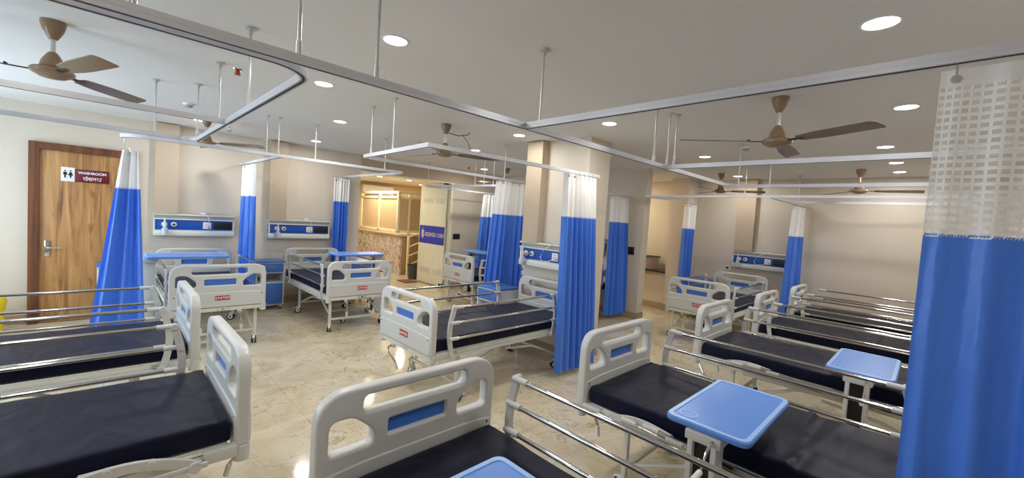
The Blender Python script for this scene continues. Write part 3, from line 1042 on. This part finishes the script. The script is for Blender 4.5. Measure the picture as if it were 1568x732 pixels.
# ------------------------------------------------------------------ wall plates
def plate(label, x, y, z, rz, wd, hg, plug=False):
    t = thing('switch_plate', label, 'switch', (x, y, z), rz)
    part('cover', None, lambda b: b.box((0, -0.005, 0), (wd, 0.012, hg), 0, 0.003), ['white' if plug else 'black'], t)
    def keys(b):
        n = max(2, int(wd / 0.05))
        for k in range(n):
            b.box((-wd / 2 + (k + 0.5) * wd / n, -0.0125, 0), (wd / n * 0.8, 0.004, hg * 0.6), 0, 0.001)
    part('rocker', None, keys if not plug else (lambda b: b.cyl((0, -0.01, 0.0), (0, -0.05, 0.0), 0.022, 0, 14)), ['black'], t)
plate('black switch plate on the wall beside the glass door', 6.02, NY, 1.24, 0, 0.2, 0.13)
plate('black switch plate on the partition beside the hanging curtain', 7.2, 4.09, 1.29, R(-90), 0.2, 0.15)
plate('small black plate low on the partition wall', 7.2, 4.15, 0.30, R(-90), 0.12, 0.12)
plate('black switch plate behind the curtain at the wall end', 3.12, NY, 1.27, 0, 0.1, 0.15)
plate('white socket with black plug beside the panel by the passage column', EX, 2.9, 1.05, R(-90), 0.09, 0.09, True)

# ------------------------------------------------------------------ curtain tracks
def arc(c, r, a0, a1, n=7):
    return [(c[0] + r * math.cos(R(a0 + (a1 - a0) * k / n)), c[1] + r * math.sin(R(a0 + (a1 - a0) * k / n))) for k in range(n + 1)]
def make_track(label, paths, z, rods, hooks=()):
    t = thing('curtain_track', label, 'curtain track', (paths[0][0][0], paths[0][0][1], z), 0, 'ceiling hung curtain tracks')
    ox, oy = paths[0][0]
    for p in paths:
        def f(b, p=p):
            b.ribbon([(x - ox, y - oy, 0.0) for x, y in p], (0, 0, 1), 0.018, 0.0155, 0)
            b.ribbon([(x - ox, y - oy, -0.0178) for x, y in p], (0, 0, 1), 0.0008, 0.006, 1)
            b.ribbon([(x - ox, y - oy, 0.0) for x, y in p], (0, 0, 1), 0.002, 0.0168, 0)
        part('rail', None, f, ['alu', 'slot'], t)
    hgt = CEIL - z
    for x, y in rods:
        def g(b):
            b.cyl((0, 0, 0.015), (0, 0, hgt), 0.0075, 0, 10)
            b.cyl((0, 0, hgt - 0.012), (0, 0, hgt), 0.03, 0, 18)
            b.cyl((0, 0, hgt - 0.04), (0, 0, hgt - 0.012), 0.012, 0, 12)
            b.cyl((0, 0, 0.015), (0, 0, 0.07), 0.0115, 0, 12)
        part('drop_rod', 'rod%.3f' % z, g, ['rod'], t, (x - ox, y - oy, 0))
    for x, y in hooks:
        part('hook', None, lambda b: b.tube([(x - ox, y - oy, -0.018), (x - ox, y - oy, -0.04)] + [(x - ox + 0.016 * math.sin(R(a)), y - oy, -0.056 + 0.016 * math.cos(R(a))) for a in range(0, 270, 30)], 0.003), ['chrome'], t)
    return t
TZ = 2.32
xe, ym = 5.45, 1.80
make_track('long grey track along the foot of the near row of beds, with side arms',
           [[(WX, ym), (xe - 0.3, ym)] + arc((xe - 0.3, ym - 0.3), 0.3, 90, 0)[1:] + [(xe, SY)],
            [(1.82, ym - 0.01), (1.82, SY)], [(3.68, ym - 0.01), (3.68, SY)]], TZ,
           [(0.05, ym), (0.53, ym), (0.853, ym), (1.945, ym), (3.46, ym), (3.72, ym), (3.80, ym - 0.03), (5.40, ym - 0.1)])
yw0, yw1, xw = 1.865, 5.12, 0.62
make_track('U-shaped grey track round the two beds in front of the washroom door',
           [[(WX, yw0)] + [(xw - 0.18, yw0)] + arc((xw - 0.18, yw0 + 0.18), 0.18, -90, 0)[1:] + [(xw, yw1 - 0.12)] + arc((xw - 0.12, yw1 - 0.12), 0.12, 0, 90, 5)[1:] + [(WX, yw1)],
            [(xw - 0.01, 3.68), (WX, 3.68)]], TZ,
           [(xw, 3.04), (xw, 4.0), (xw - 0.02, 4.93), (0.31, yw1)], [(xw, 3.62)])
yn, xn = 5.80, 3.28
make_track('white track before the two beds under the wall panels, with arms to the wall',
           [[(0.10, yn + 0.16), (0.16, yn + 0.06), (0.3, yn)] + [(xn - 0.12, yn)] + arc((xn - 0.12, yn + 0.12), 0.12, -90, 0, 5)[1:] + [(xn - 0.02, NY)],
            [(1.56, yn + 0.01), (1.56, NY)]], 2.35,
           [(1.39, yn), (1.52, yn), (1.96, yn), (2.95, yn)])
make_track('pale track framing the bed whose head is at the pillar',
           [[(4.20, 2.86), (1.90, 3.00), (1.98, 4.36), (2.08, 4.43), (4.75, 4.50)]], TZ,
           [(1.965, 4.18), (1.935, 3.66), (4.17, 4.49)])
make_track('white track round the far beds beside the glass door',
           [[(7.2, 7.56), (4.78, 7.54), (4.98, 4.22), (7.2, 4.18)], [(4.92, 5.72), (7.2, 5.78)]], TZ,
           [(4.80, 7.5), (4.90, 6.07), (4.90, 5.81), (4.92, 5.58)])
make_track('white track round the bed by the passage column',
           [[(8.56, 3.50), (7.03, 3.72), (6.90, 1.73), (9.05, 1.70)], [(6.90, 1.73), (6.84, SY)], [(8.0, 1.70), (8.0, SY)]], TZ,
           [(7.02, 3.70), (6.92, 2.07), (6.90, 1.75), (8.5, 1.70)])

# ------------------------------------------------------------------ curtains
def make_curtain(label, top, bot, z_top, z_mid, z_bot, folds, amp, seed, cloth=None, hooks=6, amp_top=0.7, group='blue and white bed curtains', net='netfold', wire=None):
    """top/bot: ((x0,y0),(x1,y1)) lines the cloth follows at its upper and lower edge"""
    rnd = random.Random(seed)
    (ax, ay), (bx, by) = top
    t = thing('bed_curtain', label, 'curtain', ((ax + bx) / 2, (ay + by) / 2, z_top), 0, group)
    o = Vector(((ax + bx) / 2, (ay + by) / 2, z_top))
    A0, A1 = Vector((ax, ay, 0)), Vector((bx, by, 0))
    B0, B1 = Vector((*bot[0], 0)), Vector((*bot[1], 0))
    d = (A1 - A0).normalized()
    n = Vector((-d.y, d.x, 0))
    ph = [rnd.uniform(0, 6.28) for _ in range(6)]
    cl = cloth or 2.3 * (B1 - B0).length
    ns = max(60, int(folds * 16))
    def P(s, z):
        q = (z_top - z) / (z_top - z_bot)
        base0 = A0.lerp(B0, q)
        base1 = A1.lerp(B1, q)
        warp = s + 0.018 * math.sin(2 * PI * s * 2 + ph[0]) + 0.012 * math.sin(3 * q + ph[1]) * math.sin(PI * s)
        p = base0.lerp(base1, warp)
        a = amp * (amp_top + (1 - amp_top) * min(1, q * 1.6)) * (0.75 + 0.35 * math.sin(2 * PI * s * 1.5 + ph[2]))
        x = 2 * PI * folds * s + ph[3] + 0.55 * math.sin(2.2 * q + ph[4] + 4 * s)
        off = a * (math.sin(x) + 0.22 * math.sin(2 * x + ph[5]))
        sag = 0.0
        return p + n * off + Vector((0, 0, z + sag)) - o + Vector((0, 0, 0))
    def sheet(z0, z1, nz):
        def f(b):
            uv = b.bm.loops.layers.uv.new('UVMap')
            V = [[b.bm.verts.new(P(i / ns, z0 + (z1 - z0) * j / nz)) for i in range(ns + 1)] for j in range(nz + 1)]
            for j in range(nz):
                for i in range(ns):
                    fc = b.bm.faces.new((V[j][i], V[j][i + 1], V[j + 1][i + 1], V[j + 1][i]))
                    for lp, (ii, jj) in zip(fc.loops, ((i, j), (i + 1, j), (i + 1, j + 1), (i, j + 1))):
                        lp[uv].uv = (cl * ii / ns, z_top - (z0 + (z1 - z0) * jj / nz))
        return f
    part('netting_panel', None, sheet(z_mid + 0.0, z_top - 0.05, 12), [net], t)['label'] = 'white open mesh upper panel'
    part('header_band', None, sheet(z_top - 0.055, z_top, 2), ['white'], t)
    part('cloth_panel', None, sheet(z_bot, z_mid + 0.01, 26), ['bluecloth'], t)['label'] = 'royal blue lower cloth'
    if wire:
        part('hook', None, lambda b: b.tube([Vector(p) - o for p in wire], 0.005), ['chrome'], t)
    for k in range(hooks):
        s = (k + 0.3) / hooks
        p = P(s, z_top - 0.03)
        def hk(b, p=p):
            b.cyl(p + Vector((0, 0, 0)), p + Vector((0, 0, 0.07)), 0.0028, 0, 8)
            q = Vector((n.x, n.y, 0)) * 0.004
            b.cyl(p - q, p + q, 0.012, 0, 14)
        part('hook', None, hk, ['chrome'], t)
    return t
make_curtain('blue curtain flaring out beside the wooden washroom door', ((0.10, 5.9), (0.24, 5.86)), ((-0.12, 5.62), (0.30, 5.62)), 2.20, 1.80, 0.42, 2.5, 0.045, 1, 1.6, 0, 0.8, wire=[(0.105, 5.955, 2.33), (0.12, 5.94, 2.27), (0.16, 5.90, 2.215), (0.17, 5.88, 2.18)])
make_curtain('slim blue curtain between the two beds under wall panels', ((1.55, 7.02), (1.55, 7.74)), ((1.55, 6.98), (1.55, 7.80)), 2.31, 1.83, 0.25, 7, 0.05, 2)
make_curtain('blue curtain at the wall end beside the marble desk opening', ((3.03, 7.93), (3.32, 7.93)), ((3.02, 7.93), (3.30, 7.93)), 2.30, 1.86, 0.25, 5, 0.045, 3)
make_curtain('far blue curtain in the corner behind the glass door bed', ((6.38, 7.54), (6.90, 7.55)), ((6.22, 7.54), (6.86, 7.54)), 2.29, 1.75, 0.30, 7, 0.05, 4)
make_curtain('wide blue curtain behind the locker by the pillar', ((4.03, 4.50), (4.66, 4.50)), ((3.86, 4.50), (4.60, 4.50)), 2.30, 1.80, 0.22, 8, 0.055, 5)
make_curtain('full length blue curtain hanging against the pillar face', ((3.58, 2.86), (4.12, 2.86)), ((3.62, 2.83), (4.28, 2.82)), 2.29, 1.81, 0.06, 6.5, 0.055, 6)
make_curtain('blue curtain hanging before the partition with black switches', ((6.55, 4.18), (7.08, 4.18)), ((6.50, 4.12), (7.12, 4.06)), 2.29, 1.81, 0.10, 5.5, 0.06, 7)
make_curtain('narrow blue curtain next to the cream passage column', ((8.22, 3.53), (8.70, 3.50)), ((8.15, 3.50), (8.55, 3.48)), 2.27, 1.78, 0.30, 5, 0.055, 8)
make_curtain('blue curtain beside the wall panel, behind the last beds of the row', ((8.42, 1.71), (9.0, 1.70)), ((8.26, 1.71), (9.02, 1.70)), 2.28, 1.76, 0.25, 6, 0.065, 9)
make_curtain('large close blue curtain with coarse white netting, hung from one grommet', ((1.82, 0.03), (1.82, -0.55)), ((1.80, 0.03), (1.84, -0.60)), 2.285, 1.78, 0.22, 6, 0.021, 12, 0.95, 4, 0.25, net='net')

# ------------------------------------------------------------------ ceiling fans
def make_fan(label, x, y, zb, phase):
    t = thing('ceiling_fan', label, 'fan', (x, y, CEIL), 0, 'brown three-blade ceiling fans')
    dz = zb - CEIL
    part('canopy', 'fan_canopy', lambda b: b.lathe([(0.0, 0), (0.060, 0), (0.060, -0.02), (0.050, -0.06), (0.030, -0.10), (0.021, -0.115), (0, -0.115)], seg=28), ['brown'], t)
    part('down_rod', 'fan_rod%.2f' % zb, lambda b: b.cyl((0, 0, -0.11), (0, 0, dz + 0.12), 0.013, 0, 14), ['rod'], t)
    part('motor_housing', 'fan_motor', lambda b: b.lathe([(0, 0.125), (0.018, 0.125), (0.030, 0.11), (0.052, 0.07), (0.062, 0.03), (0.058, 0.024), (0.095, 0.018), (0.105, 0.006), (0.102, -0.010), (0.084, -0.022), (0.08, -0.023), (0.06, -0.036), (0.02, -0.042), (0, -0.042)], seg=36), ['brown'], t, (0, 0, dz))
    def blade(b):
        out = rpoly([(0.17, -0.045), (0.34, -0.062), (0.70, -0.066), (0.715, 0.055), (0.34, 0.055), (0.17, 0.035)], [0.03, 0.3, 0.04, 0.02, 0.3, 0.03])
        tilt = Matrix.Rotation(R(-13), 4, 'X')
        b.add_mesh(curve_mesh([out], 0.003, 0.001), tilt, 0)
        b.box((0.15, 0, -0.001), (0.13, 0.03, 0.008), 1, 0.003, Matrix.Rotation(R(-8), 4, 'X'))
        b.cyl((0.20, 0.012, 0.0), (0.20, 0.012, 0.012), 0.007, 1, 8)
        b.cyl((0.20, -0.012, 0.0), (0.20, -0.012, 0.012), 0.007, 1, 8)
    for k in range(3):
        part('blade', 'fan_blade', blade, ['bladebrown', 'black'], t, (0, 0, dz), (0, 0, R(phase + 120 * k)))
    return t
make_fan('brown ceiling fan above the beds by the washroom door, beyond the U-shaped track', -0.26, 4.05, 2.50, 51)
make_fan('brown ceiling fan before the first wall panel, half behind white track', 0.94, 6.88, 2.50, 84)
make_fan('brown ceiling fan above the bed by the pillar, cable beside it', 2.87, 4.16, 2.475, 96)
make_fan('brown ceiling fan in full view above the row of near beds', 3.71, 0.92, 2.48, 3)
make_fan('small distant brown fan above the bed by the passage column', 7.95, 2.79, 2.50, 53)
make_fan('brown fan before the blank cream wall, above the last beds', 8.0, 0.85, 2.50, 42)
make_fan('brown fan far behind the pillar curtain', 6.11, 6.5, 2.50, 20)
def cable(b):
    b.tube([(0, 0, CEIL), (-0.01, 0.02, CEIL - 0.03), (-0.10, 0.10, CEIL - 0.05), (-0.2, 0.2, CEIL - 0.02), (-0.21, 0.21, CEIL)], 0.006)
    b.tube([(-0.06, 0.06, CEIL - 0.045), (0.0, 0.03, CEIL - 0.12), (0.03, 0.01, CEIL - 0.2)], 0.005)
tag(part('loose_cable', None, cable, ['bladebrown'], None, (3.32, 4.28, 0)), 'loose brown cable dangling from the ceiling beside the fan', 'cable')

# ------------------------------------------------------------------ ceiling lights
def make_light(label, x, y, z=CEIL, warm=False, power=None):
    t = thing('downlight', label, 'ceiling light', (x, y, z), 0, 'round recessed ceiling lights')
    part('trim_ring', 'dl_ring', lambda b: b.lathe([(0.072, 0.0), (0.082, 0.0), (0.082, -0.004), (0.078, -0.007), (0.072, -0.006), (0.068, -0.003)], seg=32), ['white'], t)
    part('diffuser', 'dl_disc%d' % warm, lambda b: b.lathe([(0, -0.002), (0.070, -0.002), (0.070, -0.0045), (0, -0.006)], seg=32), ['lampwarm' if warm else 'lamp'], t)
    l = bpy.data.lights.new('downlight_lamp', 'AREA')
    l.shape = 'DISK'
    l.size = 0.14
    l.energy = power or LAMP_W
    l.color = WARM_COL if warm else LAMP_COL
    lo = bpy.data.objects.new('downlight_lamp', l)
    COL.objects.link(lo)
    lo.parent = t
    lo.location = (0, 0, -0.012)
    return t
LIGHTS = [(1.28, 2.46, 'round ceiling light next to the drop rod of the long track'),
          (1.34, 3.83, 'round ceiling light beyond the track corner, over the walkway'),
          (2.06, 5.28, 'round ceiling light over the walkway before the second wall panel'),
          (2.45, 7.24, 'round ceiling light close to the wall above the second wall panel'),
          (0.90, 7.14, 'round ceiling light behind the fan before the first wall panel'),
          (3.74, 3.80, 'round ceiling light just before the pillar top'),
          (4.25, 5.30, 'round ceiling light beside the fan track, beyond the pillar'),
          (3.77, 2.49, 'round ceiling light above the pillar corner, over the long track'),
          (2.68, 0.27, 'large bright ceiling light above the close curtain'),
          (4.44, 0.24, 'round ceiling light above the fan blade tip near the close curtain'),
          (6.18, 0.47, 'round ceiling light above the side track, first of three in file'),
          (7.43, 0.44, 'round ceiling light, second of three in file toward the blank wall'),
          (8.40, 0.45, 'round ceiling light, last of three in file before the blank wall'),
          (6.12, 2.40, 'round ceiling light between the full view fan and small distant fan'),
          (8.40, 2.66, 'small ceiling light above the panel by the passage column'),
          (6.02, 7.16, 'small far ceiling light over the glass door bed'),
          (-0.5, 2.4, 'added unseen ceiling light over the bed with broad bare mattress'),  # this and the entries below: unseen lights added for even illumination
          (-0.6, 0.4, 'added unseen ceiling light over the corner by the camera'),
          (-1.2, 5.6, 'added unseen ceiling light over the yellow bin corner')]
for x, y, lb in LIGHTS:
    make_light(lb, x, y, power={3.74: 5.5, 8.4: 7.0}.get(x))
for x, y, lb in ((5.45, 11.0, 'warm ceiling light in the corridor above the desk end'), (5.25, 11.9, 'warm ceiling light in the corridor beyond the desk end'), (6.45, 11.1, 'warm ceiling light in the corridor over the booth corner'), (4.6, 9.3, 'warm ceiling light just beyond the opening beam'), (7.6, 12.3, 'warm ceiling light behind the glazed booth')):
    make_light(lb, x, y, CCEIL, True, 20)
make_light('warm ceiling light in the passage behind the partition', 8.1, 5.2, CEIL, True, 20)

# smoke detectors and sprinklers
def detector(label, x, y):
    t = thing('smoke_detector', label, 'detector', (x, y, CEIL))
    part('base', 'sd_base', lambda b: b.lathe([(0, 0), (0.055, 0), (0.055, -0.012), (0.05, -0.02), (0, -0.02)], seg=24), ['white'], t)
    part('sensor_head', 'sd_head', lambda b: b.lathe([(0.0, -0.02), (0.04, -0.02), (0.036, -0.042), (0.0, -0.045)], seg=20), ['bhpgrey'], t)
detector('white smoke detector on the ceiling before the first wall panel', 0.65, 6.05)
detector('white smoke detector above the side track by the full view fan', 5.62, 1.72)
def sprinkler(label, x, y):
    t = thing('fire_sprinkler', label, 'sprinkler', (x, y, CEIL))
    part('escutcheon', 'sp_plate', lambda b: b.lathe([(0, 0), (0.035, 0), (0.03, -0.008), (0, -0.01)], seg=20), ['chrome'], t)
    part('bulb', 'sp_bulb', lambda b: b.lathe([(0, -0.008), (0.016, -0.012), (0.018, -0.035), (0.022, -0.04), (0.022, -0.046), (0, -0.048)], seg=14), ['orange'], t)
def at_ceiling(px, py):
    v = right * ((px - 784) / F_PX) + down * ((py - 366) / F_PX) + fw
    k = (CEIL - EYE) / v.z
    return v.x * k, v.y * k
sprinkler('orange fire sprinkler by the drop rods of the U-shaped track', *at_ceiling(364, 106))
sprinkler('tiny orange sprinkler near the first wall panel light', *at_ceiling(290, 176))
sprinkler('small sprinkler over the far beds beyond the fan track', *at_ceiling(718, 256))
sprinkler('small sprinkler above the track by the passage column', *at_ceiling(1189, 246))

# ------------------------------------------------------------------ yellow bin by the washroom door
yb = thing('waste_bin', 'yellow pedal waste bin beside the washroom door', 'bin', (-1.02, 7.62, 0))
part('body', None, lambda b: b.lathe([(0, 0), (0.15, 0), (0.155, 0.02), (0.185, 0.38), (0.175, 0.38), (0, 0.36)], seg=28), ['yellow'], yb)
part('lid', None, lambda b: b.lathe([(0, 0.38), (0.195, 0.38), (0.195, 0.40), (0.17, 0.44), (0.05, 0.47), (0, 0.47)], seg=28), ['yellow'], yb)
part('pedal', None, lambda b: b.box((0.0, -0.18, 0.03), (0.08, 0.08, 0.02), 0, 0.005), ['black'], yb)

# ------------------------------------------------------------------ glass door with film and banner
gx, gy0, gy1 = 5.72, 8.10, 9.22
gd = struct('door_2', lambda b: b.box((gx, (gy0 + gy1) / 2, 1.25), (0.012, gy1 - gy0, 2.44)), ['glass'], label='open frosted glass door with blue banner')
part('banner', None, lambda b: b.box((gx - 0.008, (gy0 + gy1) / 2 - 0.01, 1.23), (0.003, gy1 - gy0 - 0.04, 0.44)), ['banner'], gd)
def neo(b):
    # seen from behind the film: the words run backwards
    mt = Matrix.Translation((gx - 0.0105, gy0 + 0.43, 1.23)) @ YZ
    b.add_mesh(text_mesh('NEO GENESIS', 0.135, 0.0004, 0.002), mt, 0)
    y, z = gy0 + 0.94, 1.24
    for s, mi in ((1.0, 0), (0.72, 1)):
        pts = rpoly([(-0.06, 0.09), (0.06, 0.09), (0.06, -0.06), (0, -0.13), (-0.06, -0.06)], [0.02, 0.02, 0.05, 0.03, 0.05])
        b.quad([(gx - 0.0105 - 0.0004 * mi, y + p * s, z + q * s) for p, q in pts], mi)
    b.box((gx - 0.0108, y, z + 0.12), (0.0006, 0.014, 0.07), 0)
    b.box((gx - 0.0114, y, z + 0.03), (0.0006, 0.09, 0.016), 0)
    b.box((gx - 0.0114, y, z - 0.02), (0.0006, 0.014, 0.12), 0)
part('banner_lettering', None, neo, ['silver', 'bhpgrey'], gd, smooth=False)
def film(b):
    for z0 in (2.02, 0.30):
        for k in range(3):
            b.box((gx - 0.008, gy0 + 0.16, z0 + 0.045 * k), (0.003, 0.2, 0.014))
            b.box((gx - 0.008, gy0 + 0.36, z0 + 0.045 * k), (0.003, 0.09, 0.014))
            b.box((gx - 0.008, gy0 + 0.76, z0 + 0.045 * k), (0.003, 0.44, 0.014))
part('film_stripes', None, film, ['bhpgrey'], gd)
def patch(b):
    b.box((gx, gy0 + 0.06, 0.045), (0.05, 0.14, 0.09), 0, 0.004)
    b.box((gx, gy0 + 0.06, 2.46), (0.05, 0.14, 0.07), 0, 0.004)
part('pivot_fitting', None, patch, ['black'], gd)
struct('trim_5', lambda b: (b.box((OPX1 - 0.03, NY + 0.09, OPZ / 2), (0.06, 0.2, OPZ)), b.box(((OPX0 + OPX1) / 2, NY + 0.1, OPZ - 0.012), (OPX1 - OPX0, 0.2, 0.024))), ['cream'], label='cream jamb of the wide opening')

# ------------------------------------------------------------------ reception desk, booth, corridor things
dk = thing('reception_desk', 'reception desk with veined marble front beyond the opening', 'desk', (5.8, 10.3, 0))
part('marble_front', None, lambda b: b.box((0.03, 1.5, 0.54), (0.06, 3.0, 1.08)), ['marble'], dk)
part('side_panel', None, lambda b: b.box((0.63, 0.02, 0.54), (1.14, 0.04, 1.08)), ['deskside'], dk)
part('worktop', None, lambda b: b.box((0.62, 1.48, 1.105), (1.3, 3.04, 0.05), 0, 0.006), ['desktop'], dk)
bt = thing('glazed_booth', 'cream framed booth with beige blinds standing on the marble desk', 'partition', (5.86, 10.6, 1.13))
def bframe(b):
    for y in (0.0, 1.1, 2.3):
        b.box((0, y, 0.58), (0.07, 0.07, 1.16), 0, 0.004)
    for x in (0.35, 1.05):
        b.box((x, 0, 0.58), (0.06, 0.06, 1.16), 0, 0.004)
    for z in (0.06, 1.02, 1.16):
        b.box((0, 1.15, z), (0.07, 2.3, 0.07), 0, 0.004)
        b.box((0.52, 0, z), (1.05, 0.07, 0.07), 0, 0.004)
part('frame', None, bframe, ['cream'], bt)
for k, (y0, y1) in enumerate(((0.04, 1.06), (1.14, 2.26))):
    part('blind_panel', None, lambda b: b.box((0.0, (y0 + y1) / 2, 0.54), (0.012, y1 - y0, 0.92)), ['pane'], bt)
for x0, x1 in ((0.03, 0.32), (0.38, 1.02)):
    part('blind_panel', None, lambda b: b.box(((x0 + x1) / 2, 0, 0.54), (x1 - x0, 0.012, 0.92)), ['pane'], bt)
ac = thing('air_conditioner', 'white split air conditioner high on the corridor wall', 'air conditioner', (6.6, 13.52, 2.42))
part('casing', None, lambda b: b.box((0, -0.11, 0), (1.1, 0.22, 0.32), 0, 0.04), ['white'], ac)
part('louvre', None, lambda b: b.box((0, -0.2, -0.13), (0.9, 0.06, 0.02), 0, 0.004), ['bhpgrey'], ac)
rl = thing('stair_railing', 'white stair railing with slanted bars beside the desk', 'railing', (5.85, 9.95, 0))
part('post', None, lambda b: b.box((0, 0, 0.55), (0.05, 0.05, 1.1), 0, 0.004), ['cream'], rl)
part('post', None, lambda b: b.box((0.7, 0, 0.68), (0.05, 0.05, 1.36), 0, 0.004), ['cream'], rl)
for z in (0.3, 0.55, 0.8, 1.07):
    part('bar', None, lambda b: b.tube([(0, 0, z), (0.7, 0, z + 0.26)], 0.018), ['cream'], rl)
bn = thing('dustbin', 'small charcoal dustbin on the corridor floor beside the glass door', 'bin', (5.80, 9.56, 0))
part('body', None, lambda b: b.lathe([(0, 0.0), (0.11, 0.0), (0.14, 0.36), (0.148, 0.36), (0.148, 0.375), (0.13, 0.375), (0.1, 0.02), (0, 0.02)], seg=24), ['bin'], bn)
part('rim', None, lambda b: b.lathe([(0.132, 0.372), (0.152, 0.372), (0.152, 0.388), (0.132, 0.388)], seg=24), ['black'], bn)
dm = tag(part('doormat', None, lambda b: b.box((5.44, 9.22, 0.012), (0.34, 0.42, 0.024), 0, 0.006), ['mat']), 'brown doormat on the corridor floor by the dustbin', 'mat')
# alcove worktop and tub
tag(part('counter_slab', None, lambda b: b.box((8.80, 4.6, 0.82), (0.5, 1.26, 0.04), 0, 0.006), ['dark']), 'dark stone slab on the passage alcove ledge', 'worktop')
tb = thing('storage_tub', 'pinkish grey open tub on the dark alcove slab', 'tub', (8.78, 4.42, 0.84))
def tub(b):
    b.lathe([(0, 0), (0.13, 0), (0.17, 0.26), (0.19, 0.262), (0.19, 0.275), (0.16, 0.275), (0.12, 0.012), (0, 0.012)], seg=24)
part('body', None, tub, ['tub'], tb)
part('rim', None, lambda b: b.lathe([(0.165, 0.272), (0.195, 0.272), (0.195, 0.286), (0.165, 0.286)], seg=24), ['slot'], tb)
